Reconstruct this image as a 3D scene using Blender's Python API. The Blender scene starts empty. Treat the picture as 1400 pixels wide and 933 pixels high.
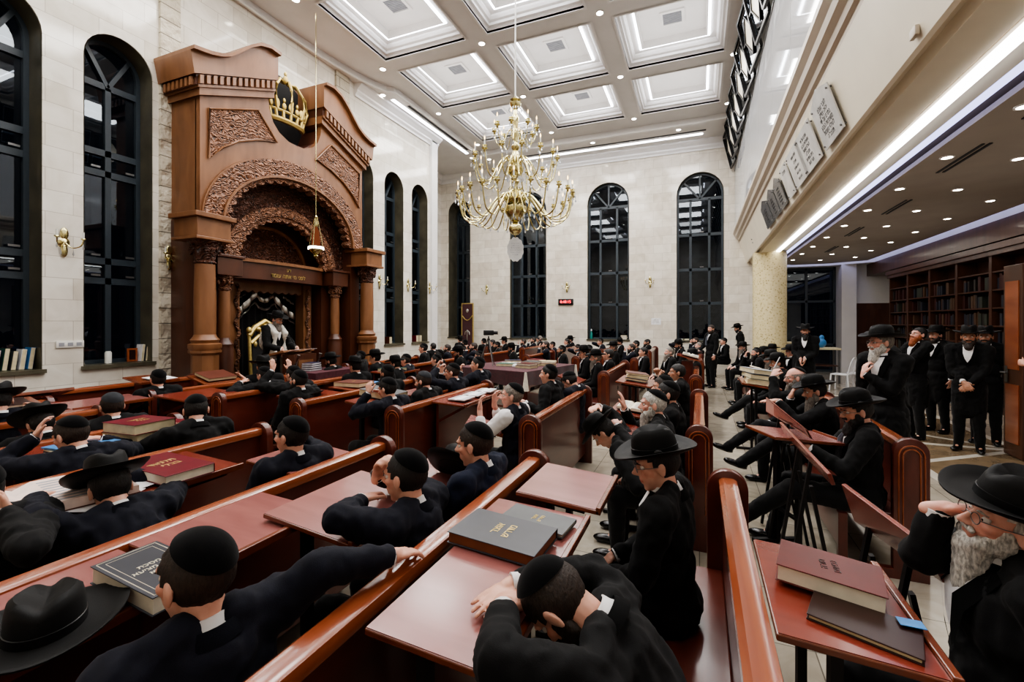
import bpy, bmesh, math, random
import numpy as np
from mathutils import Vector, Matrix, noise
from mathutils.geometry import tessellate_polygon
random.seed(7)
R = math.radians
PI = math.pi
D = bpy.data
COL = bpy.context.scene.collection
# ---------------------------------------------------------------- camera geometry
FPX, CAMH, YAW = 622.0, 1.85, R(22.4)
SN, CS = math.sin(YAW), math.cos(YAW)
def ray(px, py):
    a = (px-700)/FPX
    return Vector((-SN+CS*a, CS+SN*a, (440-py)/FPX))
def at_z(px, py, z):
    d = ray(px, py); t = (z-CAMH)/d.z
    return Vector((d.x*t, d.y*t, z))
def at_x(px, py, x):
    d = ray(px, py); t = x/d.x
    return Vector((x, d.y*t, CAMH+d.z*t))
def at_y(px, py, y):
    d = ray(px, py); t = y/d.y
    return Vector((d.x*t, y, CAMH+d.z*t))
def at_d(px, py, dep):
    d = ray(px, py)
    return Vector((d.x*dep, d.y*dep, CAMH+d.z*dep))
# ---------------------------------------------------------------- materials
M = {}
def newmat(name):
    m = D.materials.new(name); m.use_nodes = True
    nt = m.node_tree; nt.nodes.clear()
    out = nt.nodes.new('ShaderNodeOutputMaterial')
    b = nt.nodes.new('ShaderNodeBsdfPrincipled')
    nt.links.new(b.outputs[0], out.inputs[0])
    M[name] = m
    return m, nt, b, out
def lin(c):
    return tuple(((x/255)/12.92 if x/255 <= .04045 else ((x/255+.055)/1.055)**2.4) for x in c)+(1,)
def nd(nt, t, **kw):
    n = nt.nodes.new(t)
    for k, v in kw.items():
        if k.startswith('i_'):
            n.inputs[k[2:].replace('_', ' ')].default_value = v
        else:
            setattr(n, k, v)
    return n
def coords(nt, scale=(1, 1, 1), kind='Object'):
    tc = nd(nt, 'ShaderNodeTexCoord'); mp = nd(nt, 'ShaderNodeMapping')
    mp.inputs['Scale'].default_value = scale
    nt.links.new(tc.outputs[kind], mp.inputs[0])
    return mp.outputs[0]
def ramp(nt, fac, stops):
    r = nd(nt, 'ShaderNodeValToRGB')
    el = r.color_ramp.elements
    while len(el) < len(stops): el.new(.5)
    for e, (p, c) in zip(el, stops): e.position = p; e.color = c
    nt.links.new(fac, r.inputs[0]); return r.outputs[0]
def bump(nt, b, h, strength=.3, dist=.01):
    n = nd(nt, 'ShaderNodeBump'); n.inputs['Strength'].default_value = strength; n.inputs['Distance'].default_value = dist
    nt.links.new(h, n.inputs['Height']); nt.links.new(n.outputs[0], b.inputs['Normal'])
def simple(name, col, rough=.5, metal=0, spec=.5, noise_amt=.12, nscale=8, bstr=0, coat=0, sheen=0, bscale=None):
    m, nt, b, o = newmat(name)
    b.inputs['Roughness'].default_value = rough; b.inputs['Metallic'].default_value = metal
    b.inputs['Specular IOR Level'].default_value = spec
    b.inputs['Coat Weight'].default_value = coat; b.inputs['Coat Roughness'].default_value = .08
    b.inputs['Sheen Weight'].default_value = sheen
    v = coords(nt); n = nd(nt, 'ShaderNodeTexNoise'); n.inputs['Scale'].default_value = nscale; n.inputs['Detail'].default_value = 5
    nt.links.new(v, n.inputs[0])
    c = lin(col)
    lo = tuple(x*(1-noise_amt) for x in c[:3])+(1,); hi = tuple(min(1, x*(1+noise_amt)) for x in c[:3])+(1,)
    nt.links.new(ramp(nt, n.outputs[0], [(.3, lo), (.7, hi)]), b.inputs['Base Color'])
    if bstr:
        n2 = nd(nt, 'ShaderNodeTexNoise'); n2.inputs['Scale'].default_value = bscale or nscale*6; n2.inputs['Detail'].default_value = 4
        nt.links.new(v, n2.inputs[0]); bump(nt, b, n2.outputs[0], bstr, .004)
    return m
def wood(name, c1, c2, rough=.3, coat=.3, scale=(1, 12, 12), bstr=.03):
    m, nt, b, o = newmat(name)
    v = coords(nt, scale)
    n = nd(nt, 'ShaderNodeTexNoise'); n.inputs['Scale'].default_value = 1.6; n.inputs['Detail'].default_value = 7; n.inputs['Distortion'].default_value = .6
    nt.links.new(v, n.inputs[0])
    nt.links.new(ramp(nt, n.outputs[0], [(.3, lin(c1)), (.7, lin(c2))]), b.inputs['Base Color'])
    b.inputs['Roughness'].default_value = rough; b.inputs['Coat Weight'].default_value = coat; b.inputs['Coat Roughness'].default_value = .12
    bump(nt, b, n.outputs[0], bstr, .003)
    return m
def emis(name, col, s):
    m, nt, b, o = newmat(name)
    e = nd(nt, 'ShaderNodeEmission'); e.inputs[0].default_value = lin(col); e.inputs[1].default_value = s
    nt.links.new(e.outputs[0], o.inputs[0]); return m
def stone(name, axis, c1, c2, bw=.62, bh=.31, mortar=(190, 182, 168), rough=.18, bstr=.04):
    m, nt, b, o = newmat(name)
    tc = nd(nt, 'ShaderNodeTexCoord'); sp = nd(nt, 'ShaderNodeSeparateXYZ'); cb = nd(nt, 'ShaderNodeCombineXYZ')
    nt.links.new(tc.outputs['Object'], sp.inputs[0])
    nt.links.new(sp.outputs[axis], cb.inputs[0]); nt.links.new(sp.outputs['Z'], cb.inputs[1])
    br = nd(nt, 'ShaderNodeTexBrick'); nt.links.new(cb.outputs[0], br.inputs[0])
    br.inputs['Scale'].default_value = 1; br.inputs['Brick Width'].default_value = bw; br.inputs['Row Height'].default_value = bh
    br.inputs['Mortar Size'].default_value = .004; br.inputs['Mortar Smooth'].default_value = .1
    br.inputs['Color1'].default_value = lin(c1); br.inputs['Color2'].default_value = lin(c2); br.inputs['Mortar'].default_value = lin(mortar)
    n = nd(nt, 'ShaderNodeTexNoise'); n.inputs['Scale'].default_value = 2.3; n.inputs['Detail'].default_value = 8; n.inputs['Distortion'].default_value = 1.2
    nt.links.new(tc.outputs['Object'], n.inputs[0])
    mx = nd(nt, 'ShaderNodeMixRGB', blend_type='MULTIPLY'); mx.inputs[0].default_value = .55
    nt.links.new(br.outputs[0], mx.inputs[1])
    nt.links.new(ramp(nt, n.outputs[0], [(.3, (.72, .69, .64, 1)), (.62, (1, 1, 1, 1))]), mx.inputs[2])
    nt.links.new(mx.outputs[0], b.inputs['Base Color'])
    b.inputs['Roughness'].default_value = rough
    bump(nt, b, br.outputs['Fac'], -bstr, .004)
    return m
stone('wall_stone_side', 'Y', (238, 234, 224), (222, 216, 204), rough=.1)
stone('wall_stone_back', 'X', (240, 234, 222), (222, 213, 199), rough=.1)
def splitface():
    m, nt, b, o = newmat('split_stone')
    v = coords(nt, (1, 1, 1))
    tc = nd(nt, 'ShaderNodeTexCoord'); sp = nd(nt, 'ShaderNodeSeparateXYZ'); cb = nd(nt, 'ShaderNodeCombineXYZ')
    nt.links.new(tc.outputs['Object'], sp.inputs[0]); nt.links.new(sp.outputs['Y'], cb.inputs[0]); nt.links.new(sp.outputs['Z'], cb.inputs[1])
    br = nd(nt, 'ShaderNodeTexBrick'); nt.links.new(cb.outputs[0], br.inputs[0]); br.inputs['Scale'].default_value = 1
    br.inputs['Brick Width'].default_value = 1.2; br.inputs['Row Height'].default_value = .26; br.inputs['Mortar Size'].default_value = .008
    br.inputs['Color1'].default_value = lin((216, 208, 190)); br.inputs['Color2'].default_value = lin((196, 187, 168)); br.inputs['Mortar'].default_value = lin((120, 112, 98))
    n = nd(nt, 'ShaderNodeTexNoise'); n.inputs['Scale'].default_value = 4; n.inputs['Detail'].default_value = 5; nt.links.new(v, n.inputs[0])
    nt.links.new(br.outputs[0], b.inputs['Base Color']); b.inputs['Roughness'].default_value = .8
    mm = nd(nt, 'ShaderNodeMath', operation='SUBTRACT'); nt.links.new(n.outputs[0], mm.inputs[0]); nt.links.new(br.outputs['Fac'], mm.inputs[1])
    bump(nt, b, mm.outputs[0], 1.0, .16)
splitface()
def marble_floor():
    m, nt, b, o = newmat('floor_marble')
    v = coords(nt, (1, 1, 1))
    br = nd(nt, 'ShaderNodeTexBrick'); br.offset = 0; nt.links.new(v, br.inputs[0]); br.inputs['Scale'].default_value = 1
    br.inputs['Brick Width'].default_value = .6; br.inputs['Row Height'].default_value = .6; br.inputs['Mortar Size'].default_value = .004
    br.inputs['Color1'].default_value = lin((178, 170, 154)); br.inputs['Color2'].default_value = lin((160, 152, 138)); br.inputs['Mortar'].default_value = lin((110, 104, 94))
    n = nd(nt, 'ShaderNodeTexNoise'); n.inputs['Scale'].default_value = 3; n.inputs['Detail'].default_value = 9; n.inputs['Distortion'].default_value = 2
    nt.links.new(v, n.inputs[0])
    mx = nd(nt, 'ShaderNodeMixRGB', blend_type='MULTIPLY'); mx.inputs[0].default_value = .6
    nt.links.new(br.outputs[0], mx.inputs[1]); nt.links.new(ramp(nt, n.outputs[0], [(.3, (.6, .57, .52, 1)), (.65, (1, 1, 1, 1))]), mx.inputs[2])
    nt.links.new(mx.outputs[0], b.inputs['Base Color']); b.inputs['Roughness'].default_value = .14
marble_floor()
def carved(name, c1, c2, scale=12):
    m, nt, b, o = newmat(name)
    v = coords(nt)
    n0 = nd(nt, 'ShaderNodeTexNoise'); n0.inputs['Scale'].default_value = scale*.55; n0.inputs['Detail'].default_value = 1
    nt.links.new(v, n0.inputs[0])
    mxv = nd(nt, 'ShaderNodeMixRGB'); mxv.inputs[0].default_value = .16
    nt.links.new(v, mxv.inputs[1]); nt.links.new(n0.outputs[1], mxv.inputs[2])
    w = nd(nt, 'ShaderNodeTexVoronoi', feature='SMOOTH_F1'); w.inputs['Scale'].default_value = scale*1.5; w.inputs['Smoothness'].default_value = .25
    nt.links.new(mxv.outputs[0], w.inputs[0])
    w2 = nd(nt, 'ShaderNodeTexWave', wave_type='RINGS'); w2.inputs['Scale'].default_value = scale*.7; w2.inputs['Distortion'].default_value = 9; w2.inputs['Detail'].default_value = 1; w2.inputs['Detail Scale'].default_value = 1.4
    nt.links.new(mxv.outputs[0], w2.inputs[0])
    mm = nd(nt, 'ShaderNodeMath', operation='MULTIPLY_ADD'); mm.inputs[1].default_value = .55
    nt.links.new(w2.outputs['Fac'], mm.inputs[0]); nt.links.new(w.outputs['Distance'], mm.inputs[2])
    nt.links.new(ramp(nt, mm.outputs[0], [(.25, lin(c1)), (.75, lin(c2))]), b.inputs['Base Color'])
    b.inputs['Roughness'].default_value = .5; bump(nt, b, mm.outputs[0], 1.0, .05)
wood('ark_wood', (112, 73, 45), (137, 94, 62), .45, .08, (3, 3, .8))
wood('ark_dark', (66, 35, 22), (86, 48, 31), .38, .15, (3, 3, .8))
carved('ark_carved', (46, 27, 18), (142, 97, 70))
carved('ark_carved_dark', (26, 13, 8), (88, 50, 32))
wood('bench_wood', (74, 32, 24), (98, 44, 33), .28, .35, (6, .6, 3))
wood('bench_rail', (136, 70, 44), (162, 92, 60), .2, .6, (6, .6, 3))
wood('desk_edge', (96, 44, 26), (128, 66, 40), .25, .5, (3, 3, 3))
wood('case_wood', (66, 38, 24), (88, 52, 34), .4, .2, (4, 4, .6))
wood('desk_top', (138, 84, 80), (156, 100, 94), .24, .35, (.8, 5, 5), .01)
wood('desk_red', (112, 44, 32), (132, 56, 42), .26, .4, (.8, 5, 5), .01)
simple('plaster', (222, 220, 218), .75, nscale=2, noise_amt=.04)
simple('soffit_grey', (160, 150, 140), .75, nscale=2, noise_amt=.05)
simple('fascia_cream', (242, 234, 214), .35, nscale=1.5, noise_amt=.06)
simple('moulding', (196, 184, 168), .45, nscale=3, noise_amt=.05)
simple('white_trim', (232, 230, 228), .5, nscale=3, noise_amt=.03)
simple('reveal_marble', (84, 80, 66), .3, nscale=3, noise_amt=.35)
simple('frame_slate', (46, 56, 64), .4, nscale=20, noise_amt=.08)
simple('outlet_white', (226, 224, 218), .5)
simple('metal_black', (22, 20, 20), .45, .3)
simple('metal_grey', (120, 120, 120), .35, .8)
simple('vent_dark', (28, 28, 30), .6)
simple('vent_grey', (150, 152, 158), .5)
simple('brass', (214, 204, 150), .2, 1, noise_amt=.06)
simple('gold', (196, 174, 110), .5, .8, noise_amt=.15, nscale=20)
simple('silver', (196, 194, 188), .3, 1, noise_amt=.2, nscale=25)
simple('cloth_black', (9, 9, 10), .85, spec=.25, noise_amt=.2, nscale=30, bstr=.25, sheen=.03, bscale=400)
simple('cloth_navy', (13, 15, 27), .85, spec=.25, noise_amt=.2, nscale=30, bstr=.25, sheen=.03, bscale=400)
simple('cloth_blue', (18, 25, 44), .85, spec=.25, noise_amt=.2, nscale=30, bstr=.25, sheen=.03, bscale=400)
simple('cloth_grey', (44, 46, 50), .85, spec=.25, noise_amt=.2, nscale=30, bstr=.25, sheen=.03, bscale=400)
simple('trouser_dark', (8, 8, 9), .85, spec=.25, noise_amt=.2, nscale=30, sheen=.1)
simple('felt_black', (7, 7, 7), .6, spec=.22, noise_amt=.2, nscale=30, bstr=.1, sheen=.03, bscale=300)
simple('hat_ribbon', (8, 8, 9), .35, spec=.5, noise_amt=.2, nscale=30)
simple('velvet', (8, 8, 9), .95, spec=.08, noise_amt=.3, nscale=40, bstr=.15, sheen=.08, bscale=300)
simple('shoe_leather', (10, 10, 11), .22, noise_amt=.2, nscale=20)
simple('shirt_white', (226, 224, 224), .8, noise_amt=.04, nscale=20, bstr=.1)
simple('tie_grey', (70, 74, 84), .6, nscale=60, noise_amt=.4)
simple('prayer_shawl', (206, 202, 192), .85, nscale=10)
for nm, c in dict(hair_black=(22, 18, 16), hair_brown=(44, 32, 24), hair_grey=(128, 120, 112), hair_white=(190, 186, 178), hair_ginger=(150, 78, 38)).items():
    m, nt, b, o = newmat(nm)
    v = coords(nt, (1, 1, .35)); n = nd(nt, 'ShaderNodeTexNoise'); n.inputs['Scale'].default_value = 130; n.inputs['Detail'].default_value = 6
    nt.links.new(v, n.inputs[0]); cc = lin(c)
    nt.links.new(ramp(nt, n.outputs[0], [(.35, tuple(x*.5 for x in cc[:3])+(1,)), (.7, tuple(min(1, x*1.4) for x in cc[:3])+(1,))]), b.inputs['Base Color'])
    b.inputs['Roughness'].default_value = .6; bump(nt, b, n.outputs[0], .8, .006)
def skinmat(name, c):
    m, nt, b, o = newmat(name)
    a = nd(nt, 'ShaderNodeVertexColor', layer_name='tint')
    v = coords(nt); n = nd(nt, 'ShaderNodeTexNoise'); n.inputs['Scale'].default_value = 28; n.inputs['Detail'].default_value = 5
    nt.links.new(v, n.inputs[0])
    cc = lin(c)
    r = ramp(nt, n.outputs[0], [(.3, (cc[0]*.86, cc[1]*.78, cc[2]*.75, 1)), (.7, cc)])
    mx = nd(nt, 'ShaderNodeMixRGB', blend_type='MULTIPLY'); mx.inputs[0].default_value = 1
    nt.links.new(r, mx.inputs[1]); nt.links.new(a.outputs[0], mx.inputs[2]); nt.links.new(mx.outputs[0], b.inputs['Base Color'])
    b.inputs['Roughness'].default_value = .48; b.inputs['Subsurface Weight'].default_value = .08
    b.inputs['Subsurface Radius'].default_value = (.02, .008, .004)
skinmat('skin', (224, 172, 150)); skinmat('skin_tan', (196, 146, 120)); skinmat('skin_pink', (232, 178, 160))
simple('eye_white', (220, 214, 208), .2); simple('eye_iris', (40, 28, 20), .15)
for nm, c, r_ in [('page', (226, 218, 198), .8), ('page_old', (206, 194, 160), .85), ('page_pink', (232, 210, 200), .8), ('paper', (236, 236, 238), .7),
               ('cover_maroon', (104, 24, 36), .35), ('cover_blackblue', (48, 50, 58), .4), ('cover_grey', (78, 80, 82), .45), ('cover_brown', (92, 46, 32), .45),
               ('cover_red_old', (88, 22, 16), .35), ('cover_darkbrown', (44, 22, 18), .3), ('cover_blue', (66, 130, 190), .4), ('marbled', (110, 62, 34), .6),
               ('cover_green', (38, 84, 66), .5), ('cover_purple', (98, 70, 140), .5), ('cover_navy', (24, 30, 60), .4)]:
    simple(nm, c, r_, nscale=14, noise_amt=.12)
for i, c in enumerate([(46, 40, 40), (66, 30, 28), (38, 42, 56), (84, 60, 44), (52, 58, 50)]):
    simple('shelf_book_%d' % i, c, .5)
simple('gold_ink', (220, 196, 130), .4, .3, noise_amt=.1)
simple('maroon_velvet', (60, 12, 22), .9, noise_amt=.4, nscale=25, sheen=.3)
simple('black_velvet', (10, 8, 9), .9, noise_amt=.3, nscale=25)
simple('table_cloth', (74, 28, 38), .7, noise_amt=.35, nscale=18, bstr=.2)
simple('lace', (214, 206, 192), .8, nscale=30)
simple('plastic_white', (220, 222, 224), .35)
simple('plastic_teal', (20, 120, 112), .4)
simple('candle', (222, 222, 214), .5)
simple('speaker_dark', (18, 18, 20), .5)
simple('red_plastic', (190, 30, 26), .35)
simple('plaque_marble', (204, 204, 202), .2, noise_amt=.15, nscale=4)
simple('plaque_dark', (92, 92, 94), .2, noise_amt=.2, nscale=4)
simple('ink_dark', (36, 34, 34), .5)
simple('tile_brown', (126, 108, 84), .2, noise_amt=.25, nscale=3)
simple('tile_white', (206, 200, 186), .18, noise_amt=.1, nscale=3)
m, nt, b, o = newmat('mosaic')
v = coords(nt); w = nd(nt, 'ShaderNodeTexVoronoi'); w.inputs['Scale'].default_value = 17; nt.links.new(v, w.inputs[0])
n = nd(nt, 'ShaderNodeTexNoise'); n.inputs['Scale'].default_value = 30; nt.links.new(v, n.inputs[0])
mx = nd(nt, 'ShaderNodeMath', operation='MULTIPLY_ADD'); mx.inputs[1].default_value = .35; nt.links.new(n.outputs[0], mx.inputs[0]); nt.links.new(w.outputs['Distance'], mx.inputs[2])
nt.links.new(ramp(nt, mx.outputs[0], [(.26, lin((104, 84, 54))), (.34, lin((176, 158, 112))), (.42, lin((214, 198, 150))), (.85, lin((226, 212, 168)))]), b.inputs['Base Color'])
b.inputs['Roughness'].default_value = .25
emis('led', (244, 246, 255), 14); emis('led_soft', (250, 244, 232), 9); emis('led_blue', (196, 200, 255), 2.2); emis('spot_glow', (255, 246, 228), 28)
emis('red_glow', (255, 40, 60), 6); emis('lamp_glow', (255, 244, 225), 7); emis('flame', (255, 214, 150), 6); emis('red_lamp', (170, 96, 66), .4)
# window glass: clear, reflective, night outside
m, nt, b, o = newmat('night_glass')
tr = nd(nt, 'ShaderNodeBsdfTransparent'); tr.inputs[0].default_value = (.35, .4, .45, 1)
gl = nd(nt, 'ShaderNodeBsdfGlossy'); gl.inputs['Roughness'].default_value = .01; gl.inputs[0].default_value = (.8, .85, .9, 1)
fr = nd(nt, 'ShaderNodeFresnel'); fr.inputs[0].default_value = 1.6
ms = nd(nt, 'ShaderNodeMixShader'); nt.links.new(fr.outputs[0], ms.inputs[0]); nt.links.new(tr.outputs[0], ms.inputs[1]); nt.links.new(gl.outputs[0], ms.inputs[2]); nt.links.new(ms.outputs[0], o.inputs[0])
m, nt, b, o = newmat('balustrade_glass')
df = nd(nt, 'ShaderNodeBsdfDiffuse'); df.inputs[0].default_value = lin((232, 232, 234))
tr = nd(nt, 'ShaderNodeBsdfTransparent'); tr.inputs[0].default_value = (.9, .92, .92, 1)
gl = nd(nt, 'ShaderNodeBsdfGlossy'); gl.inputs['Roughness'].default_value = .04; gl.inputs[0].default_value = (.9, .92, .92, 1)
m1 = nd(nt, 'ShaderNodeMixShader'); m1.inputs[0].default_value = .8; nt.links.new(tr.outputs[0], m1.inputs[1]); nt.links.new(df.outputs[0], m1.inputs[2])
fr = nd(nt, 'ShaderNodeFresnel'); fr.inputs[0].default_value = 1.7
m2 = nd(nt, 'ShaderNodeMixShader'); nt.links.new(fr.outputs[0], m2.inputs[0]); nt.links.new(m1.outputs[0], m2.inputs[1]); nt.links.new(gl.outputs[0], m2.inputs[2]); nt.links.new(m2.outputs[0], o.inputs[0])
m, nt, b, o = newmat('crystal')
tr = nd(nt, 'ShaderNodeBsdfTransparent'); tr.inputs[0].default_value = (.85, .88, .9, 1)
gl = nd(nt, 'ShaderNodeBsdfGlossy'); gl.inputs['Roughness'].default_value = .03
ms = nd(nt, 'ShaderNodeMixShader'); ms.inputs[0].default_value = .6; nt.links.new(tr.outputs[0], ms.inputs[1]); nt.links.new(gl.outputs[0], ms.inputs[2])
df = nd(nt, 'ShaderNodeBsdfTranslucent'); df.inputs[0].default_value = (.9, .92, .95, 1)
ms2 = nd(nt, 'ShaderNodeMixShader'); ms2.inputs[0].default_value = .45; nt.links.new(ms.outputs[0], ms2.inputs[1]); nt.links.new(df.outputs[0], ms2.inputs[2]); nt.links.new(ms2.outputs[0], o.inputs[0])
# ---------------------------------------------------------------- mesh helpers
class MB:
    def __init__(s): s.bm = bmesh.new()
    def _add(s, verts, faces):
        vs = [s.bm.verts.new(v) for v in verts]
        for f in faces:
            try: s.bm.faces.new([vs[i] for i in f])
            except ValueError: pass
        return vs
    def box(s, a, b, mat=None):
        x0, y0, z0 = a; x1, y1, z1 = b
        v = [Vector(p) for p in [(x0,y0,z0),(x1,y0,z0),(x1,y1,z0),(x0,y1,z0),(x0,y0,z1),(x1,y0,z1),(x1,y1,z1),(x0,y1,z1)]]
        if mat is not None: v = [mat @ p for p in v]
        s._add(v, [(0,3,2,1),(4,5,6,7),(0,1,5,4),(1,2,6,5),(2,3,7,6),(3,0,4,7)])
        return s
    def prism(s, loops, fn, h0, h1):
        """loops: outer 2D loop then holes; fn(u,v,h)->Vector"""
        tri = tessellate_polygon([[Vector((p[0], p[1], 0)) for p in l] for l in loops])
        flat = [p for l in loops for p in l]
        a = [s.bm.verts.new(fn(p[0], p[1], h0)) for p in flat]
        b = [s.bm.verts.new(fn(p[0], p[1], h1)) for p in flat]
        for t in tri:
            for q in ([a[i] for i in t], [b[i] for i in reversed(t)]):
                try: s.bm.faces.new(q)
                except ValueError: pass
        k = 0
        for l in loops:
            n = len(l)
            for i in range(n):
                j = (i+1) % n
                try: s.bm.faces.new([a[k+i], a[k+j], b[k+j], b[k+i]])
                except ValueError: pass
            k += n
        return s
    def yz(s, loops, x0, x1): return s.prism(loops, lambda u, v, h: Vector((h, u, v)), x0, x1)
    def xz(s, loops, y0, y1): return s.prism(loops, lambda u, v, h: Vector((u, h, v)), y0, y1)
    def xy(s, loops, z0, z1): return s.prism(loops, lambda u, v, h: Vector((u, v, h)), z0, z1)
    def lathe(s, prof, c=(0, 0, 0), seg=20, mat=None, sx=1, sy=1, cap=True):
        c = Vector(c); rings = []
        for r, z in prof:
            ring = []
            for i in range(seg):
                a = 2*PI*i/seg
                p = Vector((r*math.cos(a)*sx, r*math.sin(a)*sy, z))
                if mat is not None: p = mat @ p
                ring.append(s.bm.verts.new(p+c))
            rings.append(ring)
        for k in range(len(rings)-1):
            for i in range(seg):
                j = (i+1) % seg
                s.bm.faces.new([rings[k][i], rings[k][j], rings[k+1][j], rings[k+1][i]])
        for ring in (rings[0], rings[-1]) if cap else ():
            try: s.bm.faces.new(ring)
            except ValueError: pass
        return s
    def caps(s, p0, r0, p1, r1, seg=12, hr=3):
        p0 = Vector(p0); p1 = Vector(p1); d = p1-p0; L = d.length
        if L < 1e-6: d = Vector((0, 0, 1))
        q = d.to_track_quat('Z', 'Y').to_matrix()
        prof = []
        for i in range(hr+1):
            a = -PI/2+(PI/2)*i/hr; prof.append((max(1e-4, r0*math.cos(a)), r0*math.sin(a)))
        for i in range(hr+1):
            a = (PI/2)*i/hr; prof.append((max(1e-4, r1*math.cos(a)), L+r1*math.sin(a)))
        s.lathe(prof, p0, seg, q); return s
    def cyl(s, p0, p1, r0, r1=None, seg=12):
        r1 = r0 if r1 is None else r1
        p0 = Vector(p0); p1 = Vector(p1); d = p1-p0
        q = d.to_track_quat('Z', 'Y').to_matrix()
        s.lathe([(r0, 0), (r1, d.length)], p0, seg, q); return s
    def bar(s, p0, p1, w, h, up=(0, 0, 1)):
        p0 = Vector(p0); p1 = Vector(p1); d = (p1-p0); L = d.length; d.normalize()
        u = Vector(up); x = d.cross(u)
        if x.length < 1e-4: x = d.cross(Vector((1, 0, 0)))
        x.normalize(); z = x.cross(d)
        m = Matrix((x, d, z)).transposed().to_4x4(); m.translation = p0
        s.box((-w/2, 0, -h/2), (w/2, L, h/2), m); return s
    def tube(s, pts, r, seg=6, closed=False):
        pts = [Vector(p) for p in pts]; n = len(pts); rings = []
        rr = r if isinstance(r, (list, tuple)) else [r]*n
        for i, p in enumerate(pts):
            a = pts[(i-1) % n] if (closed or i > 0) else p
            b = pts[(i+1) % n] if (closed or i < n-1) else p
            d = (b-a).normalized(); q = d.to_track_quat('Z', 'Y').to_matrix()
            rings.append([s.bm.verts.new(p+q@Vector((rr[i]*math.cos(2*PI*k/seg), rr[i]*math.sin(2*PI*k/seg), 0))) for k in range(seg)])
        m = n if closed else n-1
        for i in range(m):
            A = rings[i]; B = rings[(i+1) % n]
            for k in range(seg):
                s.bm.faces.new([A[k], A[(k+1) % seg], B[(k+1) % seg], B[k]])
        if not closed:
            for g in (rings[0], rings[-1]):
                try: s.bm.faces.new(g)
                except ValueError: pass
        return s
    def ell(s, c, r, rot=None, seg=14, rings=9):
        m = Matrix.Diagonal((r[0], r[1], r[2])); m = (rot @ m) if rot is not None else m
        prof = [(max(1e-4, math.cos(-PI/2+PI*i/rings)), math.sin(-PI/2+PI*i/rings)) for i in range(rings+1)]
        s.lathe(prof, c, seg, m); return s
    def to_mesh(s, name, smooth=True, angle=40):
        bmesh.ops.recalc_face_normals(s.bm, faces=s.bm.faces)
        me = D.meshes.new(name); s.bm.to_mesh(me); s.bm.free()
        if smooth:
            me.polygons.foreach_set('use_smooth', [True]*len(me.polygons))
            if angle: me.set_sharp_from_angle(angle=R(angle))
        return me
    def build(s, name, mat, parent=None, world=False, smooth=True, angle=40, bevel=0):
        if bevel:
            bmesh.ops.recalc_face_normals(s.bm, faces=s.bm.faces)
            ed = [e for e in s.bm.edges if len(e.link_faces) == 2 and e.calc_face_angle(0) > .6]
            bmesh.ops.bevel(s.bm, geom=ed, offset=bevel, segments=2, affect='EDGES', profile=.5)
        if world and parent is not None:
            off = Vector(parent.location); bmesh.ops.translate(s.bm, vec=-off, verts=s.bm.verts)
        return mkobj(name, s.to_mesh(name, smooth, angle), mat, parent)
def mkobj(name, me, mat, parent=None):
    o = D.objects.new(name, me)
    if mat is not None:
        me.materials.clear(); me.materials.append(M[mat] if isinstance(mat, str) else mat)
    COL.objects.link(o); o.parent = parent
    return o
def tag(o, label, cat, group=None, kind=None):
    o['label'] = label; o['category'] = cat
    if group: o['group'] = group
    if kind: o['kind'] = kind
    return o
def thing(name, label, cat, loc=(0, 0, 0), rz=0, group=None):
    o = D.objects.new(name, None); COL.objects.link(o); o.location = loc; o.rotation_euler = (0, 0, rz); o.empty_display_size = .1
    return tag(o, label, cat, group)
def struct(name, mb, mat, parent=None, **kw):
    o = mb.build(name, mat, parent, **kw)
    if parent is None: o['kind'] = 'structure'
    return o
def dup(root, loc, rz, label=None, group=None, scale=None):
    r = root.copy(); COL.objects.link(r); r.location = loc; r.rotation_euler = (0, 0, rz)
    if scale: r.scale = scale
    if label: r['label'] = label
    if group: r['group'] = group
    for ch in list(root.children):
        c = ch.copy(); COL.objects.link(c); c.parent = r
        for g in ch.children:
            d = g.copy(); COL.objects.link(d); d.parent = c
    return r
WORK = D.scenes.new('work')
def evalmesh(o):
    WORK.collection.objects.link(o)
    vl = WORK.view_layers[0]; vl.update()
    dg = vl.depsgraph
    r = D.meshes.new_from_object(o.evaluated_get(dg))
    WORK.collection.objects.unlink(o); TRASH.append(o); TRASH.append(o.data)
    return r
TRASH = []
def text_obj(name, body, size, mat, parent, M4, ext=.0008, align='CENTER'):
    cu = D.curves.new(name, 'FONT'); cu.body = body; cu.size = size; cu.align_x = align; cu.align_y = 'CENTER'; cu.extrude = ext
    t = D.objects.new('tmp_text', cu); me = evalmesh(t)
    me.transform(M4); return mkobj(name, me, mat, parent)
def frame(o, xax, yax):
    x = Vector(xax).normalized(); y = Vector(yax).normalized(); z = x.cross(y)
    m = Matrix((x, y, z)).transposed().to_4x4(); m.translation = Vector(o); return m
def arch_loop(y0, y1, z0, z1, n=14):
    """arched window outline: straight sides then a semicircle"""
    r = (y1-y0)/2; c = (y0+y1)/2; zs = z1-r
    return [(y0, z0), (y1, z0)]+[(c+r*math.cos(PI*i/n), zs+r*math.sin(PI*i/n)) for i in range(n+1)]
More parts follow.
